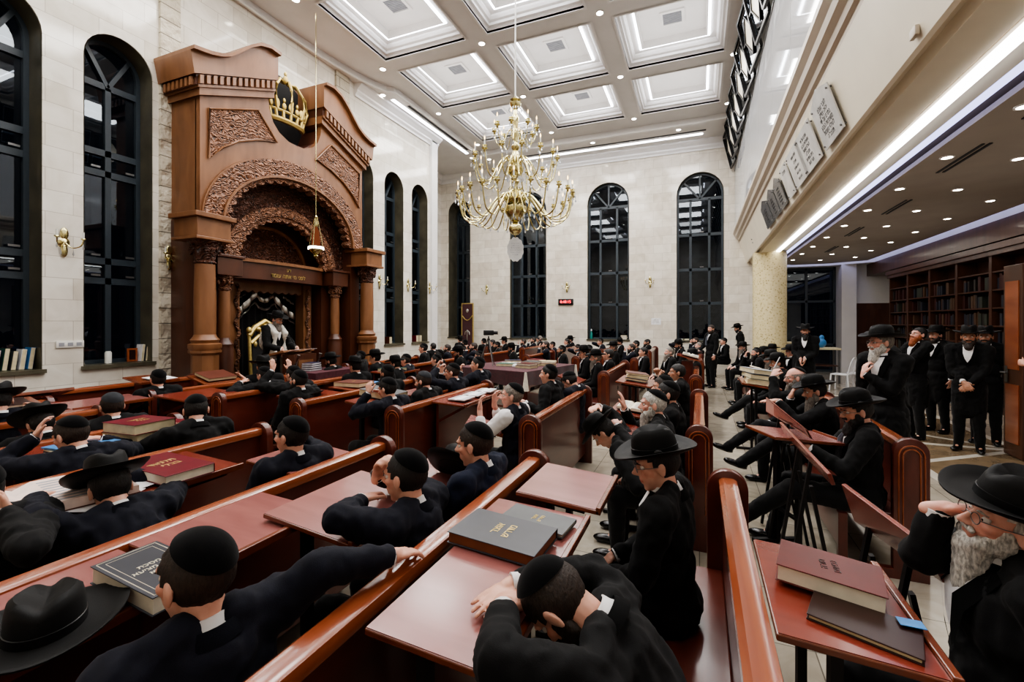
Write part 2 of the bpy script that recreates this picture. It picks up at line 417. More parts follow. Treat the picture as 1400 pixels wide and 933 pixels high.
# ================================================================ ROOM SHELL
LW, BW = -8.5, 17.3
ZS, ZT = 8.2, 8.35           # perimeter soffit / tray ceiling
WIN_L = [(.95, 1.88), (2.45, 3.38), (3.84, 4.77), (9.45, 10.37), (10.86, 11.78), (12.22, 13.14)]
WIN_B = [(-10.13, -9.06), (-7.22, -5.65), (-3.99, -2.42), (-.76, .78)]
struct('floor', MB().box((-11, -3.5, -.1), (7, 21, 0)), 'floor_marble')
w = MB().yz([[(-3.5, 0), (13.6, 0), (13.6, 8.7), (-3.5, 8.7)]]+[arch_loop(a, b, 1.17, 6.35) for a, b in WIN_L]+[[(5.5, .02), (8.5, .02), (8.5, 4.4), (5.5, 4.4)]], LW-.45, LW)
struct('wall_left', w, 'wall_stone_side')
struct('wall_left_bay', MB().box((-10.9, 13.6, 0), (-10.5, 17.3, 8.7)).box((-10.9, 13.15, 0), (-8.96, 13.6, 8.7)), 'wall_stone_side')
w = MB().xz([[(-10.9, 0), (1.95, 0), (1.95, 8.7), (-10.9, 8.7)]]+[arch_loop(a, b, 1.17, 7.12) for a, b in WIN_B], BW, BW+.3)
struct('wall_back', w, 'wall_stone_back')
struct('wall_right', MB().box((6.3, -3.5, 0), (6.6, 21, 8.7)), 'plaster')
struct('wall_rear', MB().box((-11, -3.8, 0), (7, -3.5, 8.7)), 'wall_stone_back')
struct('wall_gallery_return', MB().box((1.65, 17.6, 0), (1.95, 20.4, 4.1)), 'wall_stone_side')
struct('trim_1', MB().box((LW, 13.25, 0), (LW+.1, 13.6, ZS)), 'white_trim')
# rough stone strips on both sides of the ark
for i, (a, b) in enumerate([(4.86, 5.18), (8.9, 9.36)]):
    struct('trim_%d' % (2+i), MB().box((LW, a, 0), (LW+.06, b, ZS)), 'split_stone')
# reveal liners, sills
def liner(loop, fn, h0, h1, t=.012):
    mb = MB(); n = len(loop)
    cx = sum(p[0] for p in loop)/n; cz = sum(p[1] for p in loop)/n
    a = [mb.bm.verts.new(fn(p[0]+(t if p[0] < cx else -t), p[1]-(t if p[1] > cz else -t), h0)) for p in loop]
    b = [mb.bm.verts.new(fn(p[0]+(t if p[0] < cx else -t), p[1]-(t if p[1] > cz else -t), h1)) for p in loop]
    for i in range(n):
        mb.bm.faces.new([a[i], a[(i+1) % n], b[(i+1) % n], b[i]])
    return mb
yzf = lambda u, v, h: Vector((h, u, v))
xzf = lambda u, v, h: Vector((u, h, v))
def window(n, a0, a1, z0, z1, wallpos, side, depth, cols, trans, fan):
    fn = yzf if side == 'L' else xzf
    sgn = -1 if side == 'L' else 1
    hg = wallpos+sgn*depth                       # glass plane
    lp = arch_loop(a0, a1, z0, z1, 18)
    o = struct('window_%d' % n, MB().prism([lp], fn, hg-sgn*.008, hg+sgn*.008), 'night_glass', smooth=False)
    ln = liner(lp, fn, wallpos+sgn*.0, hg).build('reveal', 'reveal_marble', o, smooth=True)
    mb = MB(); w = .075
    r = (a1-a0)/2; inner = arch_loop(a0+w, a1-w, z0+w, z1-w, 18)
    mb.prism([lp, inner], fn, hg-sgn*.06, hg+sgn*.03)
    h0, h1 = hg-sgn*.055, hg+sgn*.02
    def rect(u0, v0, u1, v1): mb.prism([[(u0, v0), (u1, v0), (u1, v1), (u0, v1)]], fn, h0, h1)
    zs = z1-r
    for c in cols:
        u = a0+(a1-a0)*c; rect(u-.04, z0, u+.04, fan)
    for z in trans: rect(a0+w, z-.05, a1-w, z+.05)
    cx = (a0+a1)/2
    rect(a0+w, fan-.05, a1-w, fan+.05)
    for an in (62, 118) if len(cols) == 1 else (50, 90, 130):
        L = (z1-fan)*.93 if an == 90 else min(r/abs(math.cos(R(an)))*.92, (z1-fan)*1.0)
        p0 = fn(cx, fan, hg-sgn*.03); p1 = fn(cx+L*math.cos(R(an)), fan+L*math.sin(R(an)), hg-sgn*.03)
        mb.bar(p0, p1, .06, .06, up=(1, 0, 0) if side == 'L' else (0, 1, 0))
    mb.build('window_frame', 'frame_slate', o, smooth=False)
    sl = MB()
    if side == 'L': sl.box((hg, a0-.03, z0-.04), (wallpos+.05, a1+.03, z0+.015))
    else: sl.box((a0-.03, wallpos-.05, z0-.04), (a1+.03, hg, z0+.015))
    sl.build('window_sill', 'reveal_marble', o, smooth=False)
    hb = MB()
    for z in trans[:3]:
        for c in ([.25, .75] if len(cols) == 1 else [.5]):
            u = a0+(a1-a0)*c; p = fn(u, z+.09, hg-sgn*.07); q = fn(u+.12, z+.09, hg-sgn*.07); hb.bar(p, q, .02, .03)
    hb.build('window_handle', 'metal_grey', o, smooth=False)
    return o
for i, (a, b) in enumerate(WIN_L): window(i+1, a, b, 1.17, 6.35, LW, 'L', .38, [.5], [2.5, 2.82, 4.22, 4.55], 5.62)
for i, (a, b) in enumerate(WIN_B): window(i+7, a, b, 1.17, 7.12, BW, 'B', .8 if i == 0 else .22, [.3, .7], [2.5, 3.7, 4.94], 6.2)
struct('wall_back_niche', MB().box((-10.5, 17.6, 1), (-10.14, 18.2, 7.3)).box((-9.05, 17.6, 1), (-8.7, 18.2, 7.3)), 'reveal_marble')
# ---- ceiling
tray = [(-7.8, 15.6), (1.0, 15.6), (1.0, -2.6), (-7.8, -2.6), (-7.8, 3.6)]
tray += [(-7.8-.62*math.sin(R(a)), 7.0-3.4*math.cos(R(a))) for a in range(10, 180, 14)]+[(-7.8, 10.5)]
outer = [(-10.9, 17.4), (7, 17.4), (7, -3.5), (-10.9, -3.5)]
struct('ceiling_perimeter', MB().xy([outer, tray], ZS, ZT+.02), 'plaster', smooth=False)
XI = [(-7.22, -4.98), (-4.42, -2.2), (-1.68, .54)]
YI = [(9.8-2.73*k, 12.0-2.73*k) for k in (-1, 0, 1, 2, 3, 4)]
holes = [[(x0, y0), (x1, y0), (x1, y1), (x0, y1)] for x0, x1 in XI for y0, y1 in YI if y0 > -2.4]
struct('ceiling', MB().xy([[(-8.6, 15.7), (1.1, 15.7), (1.1, -2.7), (-8.6, -2.7)]]+holes, ZT, ZT+.1), 'plaster', smooth=False)
struct('ceiling_slab', MB().box((-11, -3.8, 8.86), (7, 18, 8.95)), 'plaster')
nt_ = 10
def steps(mb, x0, x1, y0, y1, prof, close=True):
    prev = None
    for ins, z in prof:
        ring = [mb.bm.verts.new(p) for p in [(x0+ins, y0+ins, z), (x1-ins, y0+ins, z), (x1-ins, y1-ins, z), (x0+ins, y1-ins, z)]]
        if prev:
            for i in range(4): mb.bm.faces.new([prev[i], prev[(i+1) % 4], ring[(i+1) % 4], ring[i]])
        prev = ring
    if close: mb.bm.faces.new(prev)
k = 0
for x0, x1 in XI:
    for y0, y1 in YI:
        if y0 < -2.4: continue
        k += 1
        mb = MB()
        steps(mb, x0, x1, y0, y1, [(-.05, ZT-.02), (0, ZT-.02), (.0, ZT+.05), (.03, ZT+.09), (.08, ZT+.11), (.08, ZT+.17), (.13, ZT+.19), (.17, ZT+.24), (.17, ZT+.28), (.36, ZT+.28), (.36, ZT+.24), (.40, ZT+.24), (.40, ZT+.4)], True)
        o = struct('trim_%d' % (nt_+k), mb, 'white_trim', smooth=False)
        mb = MB()
        mb.xy([[(x0+.31, y0+.31), (x1-.31, y0+.31), (x1-.31, y1-.31), (x0+.31, y1-.31)], [(x0+.37, y0+.37), (x1-.37, y0+.37), (x1-.37, y1-.37), (x0+.37, y1-.37)]], ZT+.255, ZT+.27)
        mb.build('light_strip', 'led', o, smooth=False)
        cx, cy = (x0+x1)/2, (y0+y1)/2
        if y0 > 3.5:
            if (x0 > -2 and y0 > 12): continue
            v = thing('ceiling_vent', 'square air vent in ceiling coffer, %s column, %s row from far wall' % ({-7: 'left', -4: 'middle', -1: 'right'}[int(x0)], {12: 'first', 9: 'second', 7: 'third', 4: 'fourth'}[int(y0)]), 'vent', (cx, cy, ZT+.4), group='square vents in the coffered ceiling')
            fr = MB(); fr.xy([[(-.26, -.26), (.26, -.26), (.26, .26), (-.26, .26)], [(-.2, -.2), (.2, -.2), (.2, .2), (-.2, .2)]], -.03, 0).build('frame', 'white_trim', v, smooth=False)
            sl = MB()
            for q in range(9): sl.box((-.2, -.19+q*.044, -.022), (.2, -.165+q*.044, -.006))
            sl.build('slats', 'vent_grey', v, smooth=False)
            MB().box((-.2, -.2, -.004), (.2, .2, 0)).build('backing', 'vent_dark', v, smooth=False)
# crown mouldings
def crown(name, p0, p1, inward):
    prof = [(0, 0), (.0, -.34), (.04, -.34), (.05, -.28), (.1, -.22), (.1, -.17), (.18, -.1), (.24, -.06), (.24, 0)]
    p0 = Vector(p0); p1 = Vector(p1); d = (p1-p0).normalized(); inw = Vector(inward)
    mb = MB(); mb.prism([prof], lambda u, v, h: p0+d*h+inw*u+Vector((0, 0, v)), 0, (p1-p0).length)
    return struct(name, mb, 'white_trim', smooth=False)
crown('trim_40', (LW, -3.5, ZS), (LW, 4.4, ZS), (1, 0, 0)); crown('trim_41', (LW, 9.6, ZS), (LW, 13.7, ZS), (1, 0, 0))
crown('trim_42', (-10.5, 13.6, ZS), (-10.5, 17.3, ZS), (1, 0, 0)); crown('trim_43', (-10.5, 17.3, ZS), (1.0, 17.3, ZS), (0, -1, 0))
# cove edge bead of the tray
struct('trim_44', MB().tube([(p[0], p[1], ZS-.005) for p in tray], .03, 6, True), 'white_trim')
# linear lights + slots
def linlight(label, a, b, loc, slot):
    t = thing('linear_light', label, 'light', loc)
    MB().box(*a).build('diffuser', 'led', t, world=True, smooth=False)
    MB().box(*b).build('housing', 'white_trim', t, world=True, smooth=False)
    s_ = thing('slot_diffuser', label.replace('bright linear light', 'black slot air diffuser beside the linear light'), 'vent', Vector(loc))
    sb = MB()
    for q in (0, .05): sb.box(tuple(Vector(slot[0])+Vector(slot[2])*q), tuple(Vector(slot[1])+Vector(slot[2])*q))
    sb.build('slots', 'vent_dark', s_, world=True, smooth=False)
linlight('bright linear light in the ceiling edge above the left wall', ((-8.14, 10.7, ZS-.03), (-8.04, 15.2, ZS-.012)), ((-8.17, 10.67, ZS-.012), (-8.01, 15.23, ZS-.001)), (-8.1, 13, ZS), ((-7.95, 11.2, ZS-.015), (-7.92, 14.9, ZS), (1, 0, 0)))
linlight('bright linear light in the ceiling edge above the back wall', ((-6.6, 16.55, ZS-.03), (0.1, 16.65, ZS-.012)), ((-6.63, 16.52, ZS-.012), (.13, 16.68, ZS-.001)), (-3, 16.6, ZS), ((-6.8, 16.3, ZS-.015), (.2, 16.33, ZS), (0, 1, 0)))
# downlights
def downlight(x, y, z, first, label, group, r=.07, nm='recessed_spotlight'):
    if first[0] is None:
        t = thing(nm, label, 'light', (x, y, z), group=group)
        MB().lathe([(r*1.35, -.012), (r*1.35, 0), (r, 0), (r, -.012), (r*1.35, -.012)], seg=16, cap=False).build('frame', 'white_trim', t)
        MB().lathe([(r*.98, -.009), (r*.98, -.004)], seg=16).build('diffuser', 'spot_glow', t)
        first[0] = t
    else: dup(first[0], (x, y, z), 0, label, group)
f1 = [None]
for x in (-7.53, -4.7, -1.94, .77):
    for y in (14.95, 12.25, 9.55, 6.82, 4.1):
        downlight(x, y, ZT, f1, 'round recessed spotlight shining between the ceiling coffers', 'round spotlights between the ceiling coffers')
for x, y in [(-7.6, 16.1), (-3.5, 16.0), (-.64, 16.0), (-8.15, 15.7), (-8.2, 10.4)]:
    downlight(x, y, ZS, f1, 'round recessed spotlight in the lower ceiling border near the far walls', 'round spotlights in the ceiling border')
# ---------------------------------------------------------------- gallery on the right
GY0, GY1 = -3.4, 17.3
prof = [(1.10, 4.95), (1.06, 4.92), (1.06, 4.84), (1.12, 4.78), (1.14, 4.70), (1.2, 4.66), (1.22, 4.6), (1.26, 4.58), (1.26, 4.52),
        (1.36, 4.22), (1.48, 3.85), (1.55, 3.80), (1.60, 3.84), (1.93, 3.84), (1.96, 3.92), (2.1, 3.98), (2.1, 4.1), (2.5, 4.12), (2.5, 4.5), (1.3, 4.95)]
struct('trim_50', MB().xz([prof[:9]+[(1.4, 4.52), (1.3, 4.95)]], GY0, GY1), 'moulding', angle=30)
fp = [(1.26, 4.52), (1.36, 4.22), (1.47, 3.86), (1.50, 3.84), (1.52, 3.90), (1.58, 3.90), (1.60, 3.80), (1.93, 3.82), (1.96, 4.1), (1.96, 4.52)]
struct('wall_gallery_front', MB().xz([fp], GY0, GY1), 'fascia_cream', angle=20)
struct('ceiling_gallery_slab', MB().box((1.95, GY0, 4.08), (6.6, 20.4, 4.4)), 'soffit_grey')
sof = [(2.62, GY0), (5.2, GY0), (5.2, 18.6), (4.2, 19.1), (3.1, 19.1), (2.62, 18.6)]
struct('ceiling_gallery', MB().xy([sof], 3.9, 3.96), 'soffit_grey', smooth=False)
struct('trim_51', MB().xy([[(2.12, GY0), (6.5, GY0), (6.5, 20.2), (2.12, 20.2)], [(2.3, GY0+.1), (5.45, GY0+.1), (5.45, 18.8), (4.3, 19.4), (3.0, 19.4), (2.3, 18.8)]], 3.86, 4.08), 'plaster', smooth=False)
gl_ = struct('trim_52', MB().xy([[(2.36, GY0), (5.38, GY0), (5.38, 18.75), (4.25, 19.32), (3.05, 19.32), (2.36, 18.75)], [(2.6, GY0+.01), (5.22, GY0+.01), (5.22, 18.6), (4.2, 19.12), (3.1, 19.12), (2.6, 18.6)]], 4.03, 4.06), 'led_blue', smooth=False)
t = thing('linear_light', 'long bright linear light under the gallery edge along the whole hall', 'light', (2.04, 7, 3.9))
MB().box((1.99, GY0, 3.80), (2.08, GY1-1.6, 3.84)).build('diffuser', 'led_soft', t, world=True, smooth=False)
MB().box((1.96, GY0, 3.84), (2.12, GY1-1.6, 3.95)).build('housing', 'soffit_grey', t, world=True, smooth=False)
f2 = [None]
for ix, x in enumerate((2.85, 3.7, 4.55)):
    for iy in range(10):
        downlight(x, 4.4+iy*1.45+(ix % 2)*.4, 3.9, f2, 'small round spotlight set in the grey ceiling under the gallery', 'small spotlights in the ceiling under the gallery', .055)
for i, (x, y) in enumerate([(3.0, 5.1), (3.0, 6.9), (3.2, 9.6), (3.2, 12.0), (3.4, 14.8)]):
    s_ = tag(MB().box((x, y, 3.888), (x+.03, y+1.1, 3.9)).box((x+.07, y, 3.888), (x+.1, y+1.1, 3.9)).build('slot_diffuser', 'vent_dark', None, smooth=False), 'black double slot air diffuser in the gallery underside, number %s from the front' % ['one', 'two', 'three', 'four', 'five'][i], 'vent', 'slot diffusers under the gallery')
s_ = tag(MB().bar((1.50, 13.6, 4.0), (1.40, 14.6, 4.12), .02, .06).bar((1.47, 13.6, 4.09), (1.37, 14.6, 4.21), .02, .06).build('slot_diffuser', 'vent_dark', None, smooth=False), 'black double slot air diffuser on the cream gallery front near the mosaic column', 'vent')
s_ = thing('wall_sensor', 'small pale box sensor on the cream gallery front below the plaques', 'sensor', (1.43, 4.13, 3.93))
MB().box((-.015, -.05, -.035), (.015, .05, .035)).build('housing', 'moulding', s_, bevel=.006)
# balustrade glass
o = struct('trim_53', MB().box((1.1, GY0, 7.0), (1.15, GY1, 7.05)), 'metal_grey', smooth=False)
for i in range(12):
    y0 = -3.3+i*1.715
    g = MB().box((1.115, y0, 4.95), (1.13, y0+1.70, 7.02)).build('glass_panel', 'balustrade_glass', o, smooth=False)
for i in range(15):
    y0 = 1.2+i*1.07
    t = thing('privacy_screen', 'black tilting lattice screen above the gallery glass, %s from the far wall' % ['fifteenth', 'fourteenth', 'thirteenth', 'twelfth', 'eleventh', 'tenth', 'ninth', 'eighth', 'seventh', 'sixth', 'fifth', 'fourth', 'third', 'second', 'first'][i], 'screen', (1.08, y0, 7.08), group='black lattice screens above the gallery glass')
    t.rotation_euler = (0, R(-13), R(5))
    mb = MB()
    for q in [((0, 0, 0), (0, 1.0, 0)), ((0, 0, 1.08), (0, 1.0, 1.08)), ((0, 0, 0), (0, 0, 1.08)), ((0, 1, 0), (0, 1, 1.08))]: mb.bar(*q, .05, .05)
    mb.build('frame', 'metal_black', t, smooth=False)
    mb = MB()
    for q in [((0, .2, .54), (0, .5, .15)), ((0, .5, .15), (0, .8, .54)), ((0, .2, .54), (0, .5, .93)), ((0, .5, .93), (0, .8, .54)), ((0, 0, .54), (0, .2, .54)), ((0, .8, .54), (0, 1, .54))]: mb.bar(*q, .03, .03)
    mb.build('lattice', 'metal_black', t, smooth=False)
    MB().prism([[(.22, .54), (.5, .18), (.78, .54), (.5, .9)]], yzf, .005, .012).build('lozenge', 'fascia_cream', t, smooth=False)
    MB().box((.02, .05, .05), (.025, .95, 1.03)).build('pane', 'night_glass', t, smooth=False)
struct('wall_gallery_inner', MB().box((3.2, GY0, 4.4), (3.3, 17.3, 8.2)), 'plaster')
# plaques on the gallery front
HEB = ['לזכר עולם', 'יהיה צדיק', 'נתרם על ידי', 'משפחת הכהן', 'לעילוי נשמת', 'תנצב"ה', 'בית המדרש', 'זכור לטוב', 'ברוך הבא']
def heb(s): return s[::-1]
def fas(y, z, off=0):   # point on the tilted fascia
    x = 1.26+(4.52-z)*.318
    return Vector((x-off, y, z))
def plaque(n, y0, y1, z0, z1, mat, label, lines, big=1, pointed=False):
    t = thing('wall_plaque', label, 'plaque', fas((y0+y1)/2, (z0+z1)/2, .03), group='memorial plaques on the gallery front')
    mb = MB(); nrm = Vector((-1, 0, -.318)).normalized()
    lp = [(y0, z0), (y1, z0), (y1, z1), ((y0+y1)/2, z1+.1) if pointed else ((y0+y1)/2, z1), (y0, z1)]
    mb.prism([lp], lambda u, v, h: fas(u, v)+nrm*h, .03, .045)
    mb.build('slab', mat, t, world=True, smooth=False)
    st = MB()
    for (a, b) in [(y0+.04, z0+.04), (y1-.04, z0+.04), (y0+.04, z1-.04), (y1-.04, z1-.04)]: st.cyl(fas(a, b), fas(a, b)+nrm*.06, .012)
    st.build('standoffs', 'metal_grey', t, world=True)
    up = (fas(0, 1)-fas(0, 0)).normalized()
    for i in range(lines):
        p = fas((y0+y1)/2, z1-.1-(z1-z0-.15)*i/max(1, lines-1)*.9)+nrm*.046-Vector(t.location)
        text_obj('inscription', heb(HEB[(i+n) % len(HEB)]), .1*big, 'ink_dark', t, frame(p, (0, -1, 0), up))
def py_(px, py): return at_x(px, py, 1.37).y
plaque(0, py_(1148, 152), py_(1124, 177), 3.92, 4.42, 'plaque_marble', 'large white marble plaque nearest the camera on the gallery front', 6, .8, True)
plaque(2, py_(1119, 182), py_(1099, 205), 3.92, 4.42, 'plaque_marble', 'white marble plaque second from the camera, dark top corner', 6, .7)
plaque(4, py_(1102, 216), py_(1086, 237), 3.92, 4.42, 'plaque_marble', 'white marble plaque third from the camera with pale lettering', 5, .6)
plaque(5, py_(1084, 240), py_(1076, 251), 3.92, 4.42, 'plaque_marble', 'narrow white plaque with a single dark emblem', 1, .8)
for i, (a, b) in enumerate([(py_(1073, 256), py_(1065, 267)), (py_(1064, 268), py_(1056, 279)), (py_(1055, 280), py_(1047, 291))]):
    plaque(i, a, b, 3.92, 4.36, 'plaque_dark', 'dark grey memorial panel, %s of the three beyond the white plaques' % ['nearest', 'middle', 'farthest'][i], 6, .5, True)
# mosaic column
t = thing('mosaic_column', 'round column clad in speckled golden mosaic at the gallery corner', 'column', (1.87, 15.0, 0))
MB().lathe([(.435, .0), (.435, 3.83)], seg=40).build('shaft', 'mosaic', t)
MB().lathe([(.47, 0), (.47, .12), (.44, .14)], seg=40).build('base_ring', 'moulding', t)
# ---- far wall under the gallery, doors, cabinets
window_n = 11
o = struct('window_11', MB().box((1.95, 20.0, .02), (4.62, 20.02, 3.86)), 'night_glass', smooth=False)
mb = MB()
for x in (2.0, 2.85, 3.7, 4.58): mb.box((x-.04, 19.93, 0), (x+.04, 19.99, 3.86))
for z in (.04, 1.0, 2.6, 3.8): mb.box((1.95, 19.93, z-.04), (4.62, 19.99, z+.04))
mb.build('window_frame', 'frame_slate', o, smooth=False)
struct('wall_back_gallery', MB().box((4.62, 19.2, 0), (5.05, 20.4, 3.86)).box((5.05, 19.6, 2.5), (6.3, 20.4, 3.86)), 'plaster')
o = struct('door_1', MB().box((5.06, 19.62, 0), (6.2, 19.7, 2.5)), 'case_wood', smooth=False)
mb = MB()
for z0, z1 in ((.2, 1.1), (1.25, 2.3)): mb.box((5.2, 19.6, z0), (5.55, 19.625, z1)).box((5.7, 19.6, z0), (6.05, 19.625, z1))
mb.build('door_panel', 'ark_dark', o, smooth=False)
MB().cyl((5.62, 19.58, 1.05), (5.62, 19.58, 1.25), .012).build('door_handle', 'brass', o)
# open wooden door leaf at the right edge
o = struct('door_2', MB().box((3.93, 8.1, .02), (3.98, 8.5, 2.62)), 'case_wood', smooth=False, bevel=.006)
pp = MB()
for z0, z1 in ((.2, 1.0), (1.2, 2.4)): pp.box((3.918, 8.16, z0), (3.935, 8.44, z1))
pp.build('door_panel', 'bench_rail', o, smooth=False)
MB().cyl((3.93, 8.42, 1.15), (3.87, 8.42, 1.15), .012).cyl((3.87, 8.44, 1.15), (3.87, 8.32, 1.15), .011).box((3.915, 8.39, 1.02), (3.925, 8.45, 1.24)).build('door_handle', 'metal_grey', o)
# bookcases on the right wall with individual books
BX = 5.55
bk = []
for i in range(5):
    mb = MB(); w_, d_ = .035, .06
    mb.box((-.0, .06, .01+.13*0), (.18, .09, .26))
cols = ['shelf_book_%d' % i for i in range(5)]
proto = []
for i, (h, th) in enumerate([(.27, .035), (.3, .05), (.24, .04), (.29, .045), (.26, .055)]):
    mb = MB(); mb.box((0, 0, 0), (.19, th, h)); me = mb.to_mesh('book', False); me.materials.append(M[cols[i]]); proto.append((me, th))
names_b = ['nearest', 'second', 'third', 'fourth', 'farthest']
total_b = 0
for b_ in range(5):
    y0 = 11.1+b_*1.35
    t = thing('bookcase', 'dark wooden bookcase bay on the right wall, %s from the open door' % names_b[b_], 'bookcase', (BX, y0, 0), group='bookcase bays along the right wall')
    for q in (0, 1.3): MB().box((0, q, 0), (.4, q+.05, 3.2)).build('side_panel', 'case_wood', t, smooth=False)
    MB().box((.36, .05, 0), (.4, 1.3, 3.2)).build('back_panel', 'ark_dark', t, smooth=False)
    MB().box((-.05, -.01, 3.2), (.4, 1.36, 3.34)).box((-.1, -.01, 3.3), (.4, 1.36, 3.42)).build('cornice', 'case_wood', t, smooth=False)
    MB().box((.0, .05, 0), (.36, 1.3, .62)).build('base_cabinet', 'case_wood', t, smooth=False)
    for s_ in range(7):
        z = .66+s_*.37
        MB().box((.01, .05, z-.03), (.36, 1.3, z)).build('shelf', 'case_wood', t, smooth=False)
        if s_ == 6: continue
        y = .08
        while y < 1.2:
            me, th = random.choice(proto)
            if random.random() < .08: y += th; continue
            if total_b < 330 and random.random() < (.62 if b_ < 4 else .5):
                o = D.objects.new('book', me); COL.objects.link(o); o.location = (BX+.06+random.random()*.03, y0+y, z)
                o.scale = (1, 1.9, random.uniform(.9, 1.08))
                tag(o, 'old dark bound volume standing in the wall bookcases', 'book', 'bound volumes in the wall bookcases'); total_b += 1
                y += th*1.9
            else: y += th*1.9+.002
struct('trim_60', MB().box((5.45, -3.4, 3.45), (6.3, 19.6, 3.86)), 'case_wood')
# cabinet wall nearer than the bookcases (out of the left part of view)
t = thing('wooden_cabinet', 'dark wooden shelving unit behind the open door at the right edge', 'cabinet', (BX, 8.6, 0))
MB().box((0, 0, 0), (.5, .06, 3.2)).box((0, 2.4, 0), (.5, 2.46, 3.2)).box((.44, .06, 0), (.5, 2.4, 3.2)).build('carcass', 'case_wood', t, smooth=False)
for s_ in range(7): MB().box((.01, .06, .66+s_*.4), (.44, 2.4, .69+s_*.4)).build('shelf', 'case_wood', t, smooth=False)
# floor bands under the gallery
sb = MB()
for a, b in [((2.55, 5.2), (2.67, 17)), ((4.2, 5.2), (4.32, 17)), ((2.67, 6.3), (4.2, 6.42)), ((2.67, 8.7), (4.2, 8.82)), ((2.67, 11.1), (4.2, 11.22)), ((2.67, 13.5), (4.2, 13.62))]:
    sb.box((a[0], a[1], 0), (b[0], b[1], .004))
sb.bar((2.7, 9.9, .002), (4.2, 8.8, .002), .1, .004).bar((2.7, 7.6, .002), (4.2, 8.75, .002), .1, .004)
struct('trim_61', sb, 'tile_white', smooth=False)
sb = MB()
for y0, y1 in ((5.2, 6.3), (6.42, 8.7), (8.82, 11.1), (11.22, 13.5)): sb.box((2.67, y0, 0), (4.2, y1, .002))
struct('trim_62', sb, 'tile_brown', smooth=False)
# ================================================================ ARK
ark = thing('torah_ark', 'monumental carved wooden ark with double arch and broken pediment on the left wall', 'ark', (-8.1, 7.0, 0))
def A(mb, name, mat, **kw): return mb.build(name, mat, ark, world=True, **kw)
YC = 7.0
def earc(a, b, zc, n=28, y=YC, scal=0, lobes=17, rev=False):
    pts = []
    N = n if not scal else lobes*5
    for i in range(N+1):
        th = PI*i/N
        k = 1.0
        if scal: k = 1-scal*abs(math.sin(lobes*th))
        pts.append((y-a*k*math.cos(th), zc+b*k*math.sin(th)))
    return pts[::-1] if rev else pts
FX = -7.7
top = [(5.03, 3.6), (5.03, 5.62), (6.33, 6.16)]
udip = [(6.36, 5.95), (6.44, 5.75), (6.58, 5.6), (6.8, 5.5), (7.0, 5.47), (7.2, 5.5), (7.42, 5.6), (7.56, 5.75), (7.64, 5.95)]
outer = top+udip+[(7.67, 6.16), (8.97, 5.62), (8.97, 3.6)]
inner = earc(1.86, 1.42, 3.6, rev=True)
A(MB().yz([outer+inner], FX-.12, FX), 'front_panel', 'ark_wood', smooth=False)
for q in (5.03, 8.91): A(MB().yz([[(q, 3.6), (q, 5.62), (q+.06, 5.62), (q+.06, 3.6)]], -8.5, FX-.1), 'side_panel', 'ark_wood', smooth=False)
A(MB().yz([[(5.1, 5.55), (6.3, 6.1), (6.44, 5.75), (6.8, 5.48), (7.2, 5.48), (7.56, 5.75), (7.7, 6.1), (8.9, 5.55)]], -8.5, FX-.12), 'core_block', 'ark_dark', smooth=False)
# ring carved band and scalloped lip
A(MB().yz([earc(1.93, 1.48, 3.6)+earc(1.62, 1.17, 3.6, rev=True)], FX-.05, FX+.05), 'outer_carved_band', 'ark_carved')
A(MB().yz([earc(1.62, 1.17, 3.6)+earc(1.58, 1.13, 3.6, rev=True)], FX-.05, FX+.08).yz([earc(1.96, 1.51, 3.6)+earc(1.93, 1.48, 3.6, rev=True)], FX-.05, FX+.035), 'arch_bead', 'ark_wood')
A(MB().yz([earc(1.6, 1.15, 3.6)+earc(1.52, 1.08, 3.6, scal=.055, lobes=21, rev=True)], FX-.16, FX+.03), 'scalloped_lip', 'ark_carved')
A(MB().yz([earc(1.86, 1.42, 3.6)+earc(1.82, 1.38, 3.6, rev=True)], -8.45, FX-.1), 'arch_soffit', 'ark_dark')
